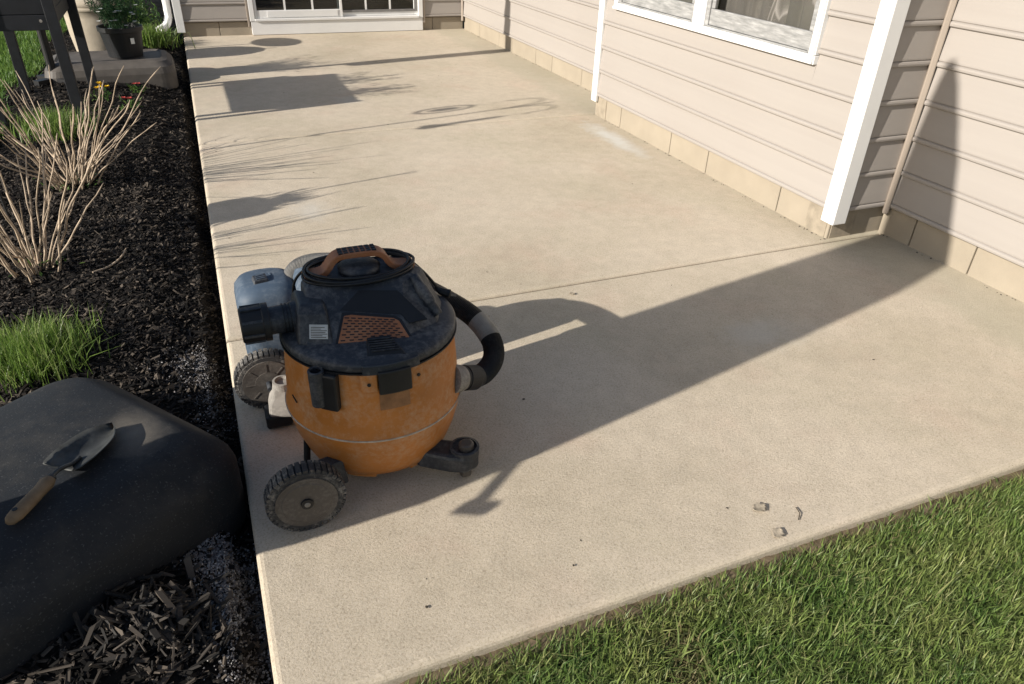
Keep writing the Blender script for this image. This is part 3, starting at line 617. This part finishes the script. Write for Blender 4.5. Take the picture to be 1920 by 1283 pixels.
def umbrella(label, base, pole_xy, can_pts, rads, arm_top, crank=True, zb=0.0, fabric='beige'):
    t = thing('patio_umbrella', label, 'umbrella', (pole_xy[0], pole_xy[1], zb), 'closed patio umbrellas by the bed')
    part('pole', tube([(pole_xy[0], pole_xy[1], zb-.05), (pole_xy[0], pole_xy[1], arm_top)], .032, 16), 'iron', t)
    part('cross_foot', join(obox((pole_xy[0], pole_xy[1], zb+.02), (1, 1, 0), (0, 0, 1), .34, .06, .04), obox((pole_xy[0], pole_xy[1], zb+.021), (1, -1, 0), (0, 0, 1), .34, .06, .04)), 'iron', t)
    secs = []
    for (p, r) in zip(can_pts, rads):
        secs.append([(p[0]+r*(1+.13*math.cos(8*a))*math.cos(a), p[1]+r*(1+.13*math.cos(8*a))*math.sin(a), p[2]) for a in [2*math.pi*k/48 for k in range(48)]])
    cp = part('canopy', loft(secs), fabric, t, smooth=True)
    mp = can_pts[len(can_pts)//2]; 
    part('tie_strap', tube([(mp[0]+rads[len(rads)//2]*1.08*math.cos(a), mp[1]+rads[len(rads)//2]*1.08*math.sin(a), mp[2]) for a in [2*math.pi*k/24 for k in range(25)]], .012, 6), fabric, cp)
    tp_ = can_pts[-1]
    part('arm', tube([(pole_xy[0], pole_xy[1], arm_top-.03), (tp_[0], tp_[1], tp_[2]+.0)], .022, 10), 'iron', t)
    return t
u1 = umbrella('tall closed beige umbrella on a dark pole, nearest the vacuum', None, (-1.06, .47), [(-.87, .40, .33), (-.87, .40, .45), (-.87, .43, .62), (-.87, .475, .85), (-.87, .48, 1.1), (-.87, .48, 1.4), (-.87, .48, 1.75), (-.87, .51, 2.1), (-.87, .55, 2.45), (-.87, .60, 2.75), (-.87, .62, 2.86)], [.07, .12, .19, .235, .235, .225, .21, .175, .12, .055, .02], 2.7, zb=.02)
part('crank_arm', cyl((-.95, .40, .97), (-.95, .11, .725), .014), 'iron', u1); part('crank_grip', cyl((-.95, .125, .705), (-.95, .075, .74), .020), 'iron', u1)

# ------------------------------------------------------------------ far tank, urn, pots, planter
tb2 = part('umbrella_weight', tankgeo((-.60, 6.42, 0), .50, .33, [(.02, -.06, 0), (0, -.03, 0), (0, .10, 0), (.012, .15, 0), (.05, .19, 0), (.09, .205, 0), (.105, .195, 0), (.16, .195, 0), (.24, .195, 0)], (Vector((1, .02, 0)), Vector((-.02, 1, 0)))), 'grey_base', smooth=False)
tag(tb2, 'long grey-brown plastic weight tank under the black nursery pot', 'weight tank')
u2 = umbrella('closed beige umbrella on a dark pole behind the tall planter', None, (-1.02, 6.15), [(-.95, 6.12, 1.15), (-.95, 6.12, 1.2), (-.95, 6.12, 1.5), (-.95, 6.12, 1.9), (-.95, 6.12, 2.4), (-.95, 6.12, 2.75)], [.07, .08, .08, .08, .075, .03], 2.6, zb=.06)
ur = thing('barrel_planter', 'large beige banded barrel behind the black nursery pot', 'barrel', (-.72, 7.35, .02))
part('barrel_body', lathe([(.20, .02), (.225, .03), (.235, .10), (.255, .25), (.262, .40), (.258, .46), (.268, .465), (.268, .49), (.262, .495), (.268, .50), (.268, .53), (.25, .56), (.18, .62), (.10, .66), (.03, .68)], (-.72, 7.35), 48), 'beige', ur, smooth=True)
part('base_band', lathe([(.238, .045), (.246, .05), (.246, .075), (.238, .08)], (-.72, 7.35), 48), 'beige', ur)
part('spout', tube([(-.72, 7.35, .67), (-.71, 7.36, .76)], [.018, .008], 10), 'iron', ur)
def leafcard(p, d, up, ln, wd, bend=.25):
    d = Vector(d).normalized(); s = d.cross(Vector(up)); s = s.normalized() if s.length > .01 else Vector((1, 0, 0)); u = s.cross(d)
    m = Vector(p)+d*ln*.5+u*ln*bend*.3; t = Vector(p)+d*ln-u*ln*bend*.2
    return [Vector(p), m-s*wd/2, t, m+s*wd/2], [(0, 1, 2), (0, 2, 3)]
def rv(): return Vector((random.gauss(0, 1), random.gauss(0, 1), random.gauss(0, 1))).normalized()
np_ = thing('nursery_pot', 'black nursery pot with feathery green plant and white flowers on the grey tank', 'potted plant', (-.47, 6.42, .2))
pot = part('pot', lathe([(.125, .196), (.135, .20), (.165, .40), (.178, .405), (.178, .44), (.165, .44), (.158, .41), (.05, .405)], (-.47, 6.42), 40), 'deep', np_, smooth=False)
part('price_tag', obox((-.385, 6.262, .34), (1, .45, 0), (0, 0, 1), .030, .002, .045), 'petal', pot)
gs = []
for i in range(70):
    b = Vector((-.47+random.gauss(0, .06), 6.42+random.gauss(0, .06), .40)); d = (Vector((0, 0, 1))+rv()*.55).normalized(); ln = random.uniform(.2, .52)
    pts = [b+d*ln*t+Vector((d.x, d.y, -.3))*ln*.25*t*t for t in (0, .33, .66, 1)]
    gs.append(tube(pts, [.0025, .002, .0015, .001], 4, False))
    for q in range(26):
        t = .25+.75*q/26; p = b+d*ln*t+Vector((d.x, d.y, -.3))*ln*.25*t*t
        gs.append(leafcard(p, d*.6+rv(), (0, 0, 1), random.uniform(.03, .065), .007))
part('foliage', join(*gs), 'fern', np_)
for i in range(16):
    a = random.uniform(3.4, 6.0); p = Vector((-.47+.17*math.cos(a), 6.42+.17*math.sin(a), random.uniform(.43, .62)))
    part('flower', join(*[leafcard(p, Vector((math.cos(q*1.257), math.sin(q*1.257), .3)), (0, 0, 1), .022, .016) for q in range(5)]), 'petal', np_)
# raised planter box on legs
pl = thing('raised_planter', 'tall charcoal wooden planter box standing on four legs in the mulch', 'planter', (-.95, 5.28, .06))
PX0, PX1, PY0, PY1, PZ0, PZ1 = -1.16, -.735, 4.76, 5.80, .66, .94
for i in range(3):
    z0 = PZ0+i*.094; z1 = z0+.091
    part('board', box(PX0, PX1, PY0, PY0+.022, z0, z1), 'planter', pl, bevel=.003); part('board', box(PX0, PX1, PY1-.022, PY1, z0, z1), 'planter', pl, bevel=.003)
    part('board', box(PX0, PX0+.022, PY0+.023, PY1-.023, z0, z1), 'planter', pl, bevel=.003); part('board', box(PX1-.022, PX1, PY0+.023, PY1-.023, z0, z1), 'planter', pl, bevel=.003)
part('box_floor', box(PX0+.023, PX1-.023, PY0+.023, PY1-.023, PZ0+.005, PZ0+.025), 'planter', pl); part('soil', box(PX0+.023, PX1-.023, PY0+.023, PY1-.023, PZ0+.026, PZ1-.03), 'soil', pl)
for sx, x in ((-1, PX0), (1, PX1)):
    for sy, y in ((-1, PY0), (1, PY1)):
        xx, yy = x+sx*.012, y+sy*.012
        part('leg', loft([[(xx+sx*.012*k_+a*.034, yy+sy*.0*k_+b*.02, z) for a, b in ((-1, -1), (1, -1), (1, 1), (-1, 1))] for z, k_ in ((.0, 1), (PZ1-.01, 0))]), 'planter', pl, bevel=.004)
for y in (PY0-.033, PY1+.033):
    for x in (PX0+.05, PX1-.05): part('bolt', cyl((x, y+.008, .72), (x, y-.004, .72), .009, n=10), 'dustgrey', pl)
gs = []
for i in range(46):
    b = Vector((random.uniform(PX0+.08, PX1-.05), random.choice((random.uniform(4.84, 5.2), random.uniform(5.3, 5.72))), PZ1-.03)); d = (Vector((.15, 0, 1))+rv()*.3).normalized(); ln = random.uniform(.12, .34)
    gs.append(tube([b, b+d*ln], [.003, .0015], 4, False))
    for q in range(14): gs.append(leafcard(b+d*ln*(.2+.8*q/14), d*.5+rv(), (0, 0, 1), random.uniform(.04, .08), .016))
part('foliage', join(*gs), 'leaf', pl)

# ------------------------------------------------------------------ things that stand left of the picture and throw shadows across the patio
def ondir(sx, sy, L): return Vector((sx, sy, 0))-Vector((1, .21, -.465))*L
# shepherd's hook with two hanging feeders
B = ondir(2.85, 4.72, 4.25); fx, fy, fz = B
hk = thing('shepherd_hook', 'thin black double shepherd hook holding hanging ornaments', 'garden hook', (fx, fy, .03))
part('pole', tube([(fx, fy, -.1), (fx, fy, fz)], .009, 10), 'iron', hk)
for s in (1, -1):
    part('hook', tube(smoothpath([(fx, fy, fz-.25), (fx, fy+s*.04, fz-.08), (fx, fy+s*.12, fz-.02), (fx, fy+s*.19, fz-.06), (fx, fy+s*.20, fz-.15), (fx, fy+s*.23, fz-.17)], 6), .007, 8), 'iron', hk)
part('step_bar', tube([(fx, fy+.06, .47), (fx, fy-.40, .50), (fx, fy-.43, .55)], .010, 8), 'iron', hk)
f1 = thing('bird_feeder', 'small tube feeder hanging from the shepherd hook', 'feeder', (fx, fy-.20, fz-.55))
part('tube_body', lathe([(.02, fz-.62), (.045, fz-.60), (.045, fz-.55), (.022, fz-.53), (.022, fz-.30), (.008, fz-.26)], (fx, fy-.20), 20), 'iron', f1)
part('hanger', tube([(fx, fy-.20, fz-.27), (fx, fy-.20, fz-.14)], .003, 6), 'iron', f1)
f2 = thing('hanging_lantern', 'round open ornament hanging from the shepherd hook', 'lantern', (fx, fy+.20, fz-.6))
part('ring', tube([(fx, fy+.20+.07*math.cos(2*math.pi*k/24), fz-.45+.12*math.sin(2*math.pi*k/24)) for k in range(25)], .012, 6), 'iron', f2)
part('core', lathe([(.01, fz-.52), (.035, fz-.48), (.035, fz-.42), (.01, fz-.38)], (fx, fy+.20), 16), 'iron', f2)
part('hanger', tube([(fx, fy+.20, fz-.31), (fx, fy+.20, fz-.14)], .003, 6), 'iron', f2)
# bird bath: thin stem with a wide shallow dish
B = ondir(.94, 8.03, 1.72)
bb = thing('bird_bath', 'wide shallow dish on a thin stem near the house corner', 'bird bath', (B.x, B.y, .05))
part('stem', tube([(B.x, B.y, -.05), (B.x, B.y, B.z-.015)], .012, 10), 'iron', bb)
part('dish', lathe([(.04, B.z-.03), (.18, B.z-.02), (.27, B.z+.005), (.275, B.z+.012), (.26, B.z+.01), (.16, B.z-.01)], (B.x, B.y), 40), 'iron', bb, smooth=True)
# pot with a spiky plant on a stand (throws the rounded shadow by the stems)
B = ondir(.14, 2.99, 1.62)
sp = thing('stand_pot', 'round pot with a short bushy plant on a slim stand', 'potted plant', (B.x, B.y, .03))
part('stand', tube([(B.x, B.y, -.05), (B.x, B.y, B.z-.10)], .02, 10), 'iron', sp)
part('pot', lathe([(.09, B.z-.12), (.14, B.z-.10), (.155, B.z), (.15, B.z+.03), (.12, B.z+.04), (.05, B.z+.035)], (B.x, B.y), 28), 'beige', sp, smooth=True)
gs = [leafcard((B.x+random.gauss(0, .05), B.y+random.gauss(0, .05), B.z+.02+random.uniform(0, .06)), Vector((0, 0, 1))+rv()*.45, (1, 0, 0), random.uniform(.06, .15), .016) for i in range(70)]
part('foliage', join(*gs), 'leaf', sp)

# ------------------------------------------------------------------ visible stake in the bed
stx = thing('garden_stake', 'thin dark metal stake standing among the bare stems', 'stake', (-.86, 2.86, .02))
part('rod', tube([(-.86, 2.86, -.08), (-.885, 2.86, .96)], .006, 8), 'iron', stx)
part('tip_ring', tube([(-.885, 2.86+.014*math.cos(2*math.pi*k/16), .975+.014*math.sin(2*math.pi*k/16)) for k in range(17)], .003, 6), 'iron', stx)

# ------------------------------------------------------------------ bare stem bushes, one object per stem
def bush(label, c, n, hmin, hmax, lean, leafn):
    z = bedz(c[0], c[1]); t = thing('bare_shrub', label, 'shrub', (c[0], c[1], z), 'bare shrubs in the mulch bed')
    for i in range(n):
        a = random.uniform(0, 2*math.pi); r0 = abs(random.gauss(0, .05)); b = Vector((c[0]+r0*math.cos(a), c[1]+r0*math.sin(a)*1.4, z-.02))
        out = Vector((math.cos(a), math.sin(a)*1.1, 0)); h = random.uniform(hmin, hmax); sp_ = random.uniform(.12, lean)
        pts = [b]; npt = 8
        for k_ in range(1, npt):
            tt = k_/(npt-1); pts.append(b+out*sp_*(tt**random.uniform(.9, 1.15))+Vector((random.gauss(0, .0045), random.gauss(0, .0045), h*(tt**.93))))
        pts = smoothpath(pts, 2); npt = len(pts); k3 = npt//2
        rr = random.uniform(.0034, .0057); rads = []
        path = []
        for k_ in range(npt-1):
            for s in range(1): path.append(pts[k_]); rads.append(rr*(1-.55*k_/npt)*(1.22 if k_ % 3 == 1 else 1))
        path.append(pts[-1]); rads.append(rr*.35)
        part('stem', tube(path, rads, 6), 'stem', t, smooth=True)
        if random.random() < .35:
            k_ = random.randint(k3-2, k3+4); d = (out+Vector((random.gauss(0, .5), random.gauss(0, .5), 1.0))).normalized(); ln = random.uniform(.08, .2)
            part('side_twig', tube([pts[k_], pts[k_]+d*ln*.5+Vector((0, 0, .01)), pts[k_]+d*ln+Vector((0, 0, .03))], [rr*.6, rr*.5, rr*.25], 5), 'stem', t)
    gs = [leafcard((c[0]+random.gauss(0, .07), c[1]+random.gauss(0, .08), z+random.uniform(0, .04)), Vector((0, 0, .8))+rv(), (0, 0, 1), random.uniform(.02, .045), .012) for i in range(leafn)]
    part('new_leaves', join(*gs), 'leaf', t)
bush('wide bare shrub of pale stems in front of the planter legs', (-.68, 3.60), 46, .30, .70, .52, 60)
bush('bare shrub of pale upright stems behind the bright grass clump', (-.73, 2.46), 26, .30, .62, .34, 24)
o = tag(part('fallen_twig', tube(smoothpath([(-.50, 2.33, .03), (-.44, 2.37, .03), (-.39, 2.42, .045), (-.365, 2.47, .065)], 4), [.004]*9+[.004, .0035, .003, .002], 6), 'stem'), 'pale bent twig lying on mulch beside the nearer bare shrub', 'twig')

# ------------------------------------------------------------------ blades: one numpy builder for grass of all kinds
def blades(name, pts, hmin, hmax, wd, lean, mat, parent=None, seg=2, dirbias=None):
    n = len(pts); h = rng.uniform(hmin, hmax, n); a = rng.uniform(0, 2*np.pi, n); ln = np.abs(rng.normal(0, lean, n))
    if dirbias is not None: a = np.arctan2(np.sin(a)+dirbias[1], np.cos(a)+dirbias[0])
    dx, dy = np.cos(a), np.sin(a); sa = a+np.pi/2+rng.normal(0, .5, n); sx, sy = np.cos(sa), np.sin(sa); ww = wd*rng.uniform(.6, 1.3, n)
    out = np.zeros((n, 5, 3)); mh = h*.55
    mx = pts[:, 0]+dx*ln*h*.38; my = pts[:, 1]+dy*ln*h*.38; tx = pts[:, 0]+dx*ln*h*1.05; ty = pts[:, 1]+dy*ln*h*1.05
    tz = pts[:, 2]+h/np.sqrt(1+ln**2); mz = pts[:, 2]+mh/np.sqrt(1+.3*ln**2)
    out[:, 0] = np.stack([pts[:, 0]-sx*ww/2, pts[:, 1]-sy*ww/2, pts[:, 2]], 1); out[:, 1] = np.stack([pts[:, 0]+sx*ww/2, pts[:, 1]+sy*ww/2, pts[:, 2]], 1)
    out[:, 2] = np.stack([mx+sx*ww*.45, my+sy*ww*.45, mz], 1); out[:, 3] = np.stack([mx-sx*ww*.45, my-sy*ww*.45, mz], 1); out[:, 4] = np.stack([tx, ty, tz], 1)
    me = bpy.data.meshes.new(name); me.vertices.add(n*5); me.vertices.foreach_set('co', out.astype(np.float32).ravel())
    base = (np.arange(n)*5)[:, None]; loops = (base+np.array([[0, 1, 2, 3, 3, 2, 4]])).ravel()
    me.loops.add(n*7); me.loops.foreach_set('vertex_index', loops.astype(np.int32))
    st = (np.arange(n)[:, None]*7+np.array([[0, 4]])).ravel(); me.polygons.add(n*2); me.polygons.foreach_set('loop_start', st.astype(np.int32))
    me.update(calc_edges=True); me.validate(); me.materials.append(M[mat])
    return link(name, me, parent)
def scatter(n, x0, x1, y0, y1, z): return np.stack([rng.uniform(x0, x1, n), rng.uniform(y0, y1, n), np.full(n, z)], 1)
p = scatter(165000, -.02, 3.35, -1.25, -.022, -.055); 
keep = rng.uniform(0, 1, len(p)) < np.clip((-.016-p[:, 1])/.03, .2, 1); p = p[keep]
pn = np.array([mnoise.noise(Vector((q[0]*4, q[1]*4, 7))) for q in p])
g1 = blades('lawn_grass', p[pn > -.42], .024, .062, .0034, 1.1, 'grass', dirbias=(.25, .1)); tag(g1, 'short green lawn grass along the front edge of the patio', 'grass', kind='stuff')
pL = scatter(2600, -.02, 3.35, -1.25, -.13, -.06); g1b = blades('long_grass', pL, .06, .10, .0046, 1.6, 'grass', dirbias=(.3, .2)); tag(g1b, 'longer grass blades lying over the front lawn', 'grass', kind='stuff')
p2 = scatter(9000, 0, 3.3, -.085, -.024, -.058); p3 = np.concatenate([p2, p[pn <= -.42][:4000], scatter(5000, 0, 3.3, -1.2, -.03, -.06)])
g2 = blades('dry_grass', p3, .018, .05, .003, 1.3, 'drygrass'); tag(g2, 'straw coloured dry grass mixed in along the patio edge', 'dry grass', kind='stuff')
p = scatter(150000, -3.6, -1.18, 4.0, 14.0, .04); p = p[rng.uniform(0, 1, len(p)) < np.clip((-1.2-p[:, 0]+.1*np.sin(p[:, 1]*3))/.12, 0, 1)]
g3 = blades('side_lawn_grass', p, .04, .10, .006, .8, 'sidegrass'); tag(g3, 'bright green lawn beyond the mulch bed', 'grass', kind='stuff')
# upright clumps
def clump(name, label, cat, c, n, spread, h0, h1, wd, lean, mat, group=None):
    z = bedz(c[0], c[1]); t = thing(name, label, cat, (c[0], c[1], z), group)
    q = np.stack([c[0]+rng.normal(0, spread, n), c[1]+rng.normal(0, spread, n), np.full(n, z-.01)], 1)
    o = blades('blades', q, h0, h1, wd, lean, mat, t); o['kind'] = 'stuff'; return t
clump('grass_clump', 'dense bright green grass clump beside the black tank', 'grass clump', (-.64, 1.66), 2300, .075, .07, .165, .0036, .45, 'clump')
clump('grass_clump', 'yellow-green grass clump inside the wide bare shrub', 'grass clump', (-.86, 4.62), 900, .10, .08, .20, .005, .5, 'clump')
clump('perennial', 'low strappy green plant below the white downspout', 'perennial', (-.36, 8.05), 900, .11, .10, .26, .009, .7, 'clump')
# small flowers
def flower(label, c, mat, n, h, spread):
    z = bedz(c[0], c[1]); t = thing('flower', label, 'flower', (c[0], c[1], z), 'small flowers in the mulch')
    gs = [leafcard((c[0]+random.gauss(0, spread), c[1]+random.gauss(0, spread), z+random.uniform(0, h*.6)), Vector((0, 0, .6))+rv(), (0, 0, 1), random.uniform(.03, .06), .014) for i in range(50)]
    part('foliage', join(*gs), 'leaf', t)
    for i in range(n):
        p = Vector((c[0]+random.gauss(0, spread*.7), c[1]+random.gauss(0, spread*.7), z+h*random.uniform(.8, 1.1)))
        part('bloom', join(*[leafcard(p, Vector((math.cos(q*.7), math.sin(q*.7), .45+.3*(q % 2))), (0, 0, 1), .024, .017) for q in range(9)]), mat, t)
flower('yellow blooming plant beside the planter leg', (-.62, 5.42), 'yellow', 5, .12, .035)
flower('small red blooming plant right of the yellow flower', (-.44, 5.22), 'red', 4, .10, .04)
flower('faint pink-red bloom just before the grey tank', (-.40, 5.75), 'red', 2, .08, .03)
def leafy(label, c, n, h, spread, ln):
    z = bedz(c[0], c[1]); t = thing('leafy_plant', label, 'plant', (c[0], c[1], z), 'green plants by the downspout')
    gs = []
    for i in range(n):
        b = Vector((c[0]+random.gauss(0, spread), c[1]+random.gauss(0, spread), z)); d = (Vector((0, 0, 1))+rv()*.4).normalized(); hh = h*random.uniform(.5, 1)
        gs.append(tube([b, b+d*hh], [.004, .002], 4, False))
        for q in range(9): gs.append(leafcard(b+d*hh*(.3+.7*q/9), rv()+Vector((0, 0, .4)), (0, 0, 1), ln*random.uniform(.6, 1.1), ln*.32))
    part('foliage', join(*gs), 'leaf', t)
leafy('light green leafy plant left of the white downspout', (-.42, 8.75), 26, .36, .10, .09)
leafy('small green plant beside the black nursery pot', (-.62, 8.2), 18, .30, .09, .08)
leafy('loose green shrub near the lawn behind the barrel', (-.85, 9.6), 40, .5, .2, .10)

# ------------------------------------------------------------------ mulch chips
def chips(name, n, xs, ys, zf, l0, l1, mat, tilt=.35):
    x = rng.uniform(*xs, n); y = rng.uniform(*ys, n) if not callable(ys) else ys(n)
    return chipmesh(name, np.stack([x, y, np.array([zf(a, b) for a, b in zip(x, y)])], 1), l0, l1, mat, tilt)
def chipmesh(name, P, l0, l1, mat, tilt=.35, wr=(.09, .34), tr=(.03, .10)):
    n = len(P); L = rng.uniform(l0, l1, n)*rng.choice([.5, .8, 1, 1.3], n); Wd = L*rng.uniform(*wr, n); T = L*rng.uniform(*tr, n)+.001
    yaw = rng.uniform(0, 2*np.pi, n); pt = rng.normal(0, tilt, n); rl = rng.normal(0, tilt*1.2, n)
    ex = np.stack([np.cos(yaw)*np.cos(pt), np.sin(yaw)*np.cos(pt), np.sin(pt)], 1)
    s0 = np.stack([-np.sin(yaw), np.cos(yaw), np.zeros(n)], 1); u0 = np.cross(ex, s0); ey = s0*np.cos(rl)[:, None]+u0*np.sin(rl)[:, None]; ez = np.cross(ex, ey)
    out = np.zeros((n, 8, 3)); k_ = 0
    for c_ in (-1, 1):
        for b in (-1, 1):
            for a in (-1, 1):
                ja = rng.uniform(.7, 1.05, n); jb = rng.uniform(.35, 1.1, n)
                out[:, k_] = P+ex*(a*L/2*ja)[:, None]+ey*(b*Wd/2*jb)[:, None]+ez*(c_*T/2)[:, None]; k_ += 1
    fq = np.array([0, 2, 3, 1, 4, 5, 7, 6, 0, 1, 5, 4, 2, 6, 7, 3, 0, 4, 6, 2, 1, 3, 7, 5])
    me = bpy.data.meshes.new(name); me.vertices.add(n*8); me.vertices.foreach_set('co', out.astype(np.float32).ravel())
    me.loops.add(n*24); me.loops.foreach_set('vertex_index', ((np.arange(n)*8)[:, None]+fq[None]).ravel().astype(np.int32))
    me.polygons.add(n*6); me.polygons.foreach_set('loop_start', (np.arange(n*6)*4).astype(np.int32)); me.update(calc_edges=True); me.validate(); me.shade_flat()
    me.materials.append(M[mat]); return link(name, me)
def bedscatter(n, x0, x1, y0, y1):
    x = rng.uniform(x0, x1, n); y = rng.uniform(y0, y1, n); return np.stack([x, y, np.array([bedz(a, b)+.004 for a, b in zip(x, y)])], 1)
P = np.concatenate([bedscatter(34000, -1.3, -.012, 1.1, 4.2), bedscatter(16000, -1.32, -.012, 4.2, 9.2), bedscatter(9000, -.9, -.012, -.6, 1.1)])
c1 = chipmesh('mulch_chips', P, .014, .048, 'mulch'); tag(c1, 'black shredded bark mulch covering the bed', 'mulch', kind='stuff')
# heap of older, larger chips below the tank
n = 420; a = rng.normal(0, 1, (n, 2)); hx, hy = -.24, .335
q = np.stack([hx+a[:, 0]*.06-a[:, 1]*.045, hy+a[:, 1]*.045+a[:, 0]*.03, np.zeros(n)], 1)
q[:, 2] = [bedz(u, v)+.004+max(0, .06*math.exp(-((u-hx)**2+(v-hy)**2)/.018))*random.random() for u, v in q[:, :2]]
c2 = chipmesh('chip_heap', q[q[:, 0] < -.02], .03, .085, 'pilechips', .5, (.07, .26), (.02, .07)); tag(c2, 'small heap of grey-brown bark chips at the foot of the black tank', 'bark chips', kind='stuff')
# pale grit spilled on the mulch
gp = []
for cx, cy, sx, sy, n in ((-.075, .42, .035, .09, 2600), (-.10, .56, .04, .04, 800), (-.115, 1.50, .05, .06, 900), (-.075, 1.25, .03, .1, 500), (-.05, .2, .03, .1, 900)):
    x = np.minimum(rng.normal(cx, sx, n), -.008); y = rng.normal(cy, sy, n); gp.append(np.stack([x, y, np.array([bedz(u, v)+.007 for u, v in zip(x, y)])], 1))
c3 = chipmesh('spilled_grit', np.concatenate(gp), .0025, .0065, 'grit', .6, (.5, .9), (.4, .7)); tag(c3, 'pale gritty dust spilled on the mulch beside the patio', 'grit', kind='stuff')

# ------------------------------------------------------------------ small litter on the patio
def leaflet(label, x, y, s, rot, mat='deadleaf', curl=.4, cat='leaf', name='dead_leaf'):
    n = 10; V, F = [], []
    for i in range(n+1):
        t = i/n; wv = math.sin(math.pi*min(1, t*1.02))**.7*.34*(1+.25*math.sin(t*23))
        for j in (-1, -.4, .3, 1): V.append(((t-.5)*s, j*wv*s, .003+curl*s*.5*(abs(j)**1.5*.5+.25*math.sin(t*9+j*2)**2)))
    for i in range(n):
        for j in range(3): a = i*4+j; F.append((a, a+1, a+5, a+4))
    R_ = Matrix.Translation((x, y, 0)) @ Matrix.Rotation(rot, 4, 'Z'); geo = xf((V, F), R_)
    o = part(name, geo, mat, smooth=True); s_ = o.modifiers.new('thick', 'SOLIDIFY'); s_.thickness = .0012
    return tag(o, label, cat)
leaflet('curled grey dead leaf on the concrete near the lawn', 1.372, .132, .048, .1, 'deadleaf', .4)
leaflet('crumpled pale dead leaf caught at the patio edge', 1.358, .034, .045, .5, 'deadleaf', .35)
leaflet('small dry brown leaf near the first control joint', 1.443, 1.505, .026, -.4, 'deadleaf', .7)
tag(part('dry_twig', tube([(1.450, .055, .004), (1.470, .073, .006), (1.478, .098, .004)], .0015, 6), 'speck'), 'tiny forked twig on the patio close to the lawn', 'twig')
for i, (px, py, s, lb) in enumerate(((.935, .858, .022, 'dark scuffed speck in the shade right of the vacuum'), (.770, .136, .016, 'paw-shaped dark speck on the near concrete'), (.372, .148, .02, 'single dark green clipping on the near concrete'), (.081, 2.592, .016, 'dark speck between the stem shadows'), (.632, 3.457, .02, 'thin dark clipping beyond the stem shadows'))):
    leaflet(lb, px, py, s*.5, i*.9, 'speck', .12, 'debris', 'debris')
sc = []
for i in range(50):
    x, y = random.uniform(.1, 3.2), random.choice((random.uniform(5, 8.3), random.uniform(.1, 8.3))); s = random.uniform(.0015, .004); sc.append(obox((x, y, s*.3), (random.gauss(0, 1), random.gauss(0, 1), 0), (0, 0, 1), s*2, s, s*.6))
for i in range(220):
    y = random.uniform(-1, 8.3); x = (XB if YN < y < YF else XW)-abs(random.gauss(0, .012))-.004; s = random.uniform(.0015, .005)
    if y > 0: sc.append(obox((x, y, s*.3), (random.gauss(0, 1), random.gauss(0, 1), 0), (0, 0, 1), s*2, s, s*.6))
o = part('litter', join(*sc), 'speck'); tag(o, 'tiny scattered dark crumbs over the concrete', 'litter', kind='stuff')
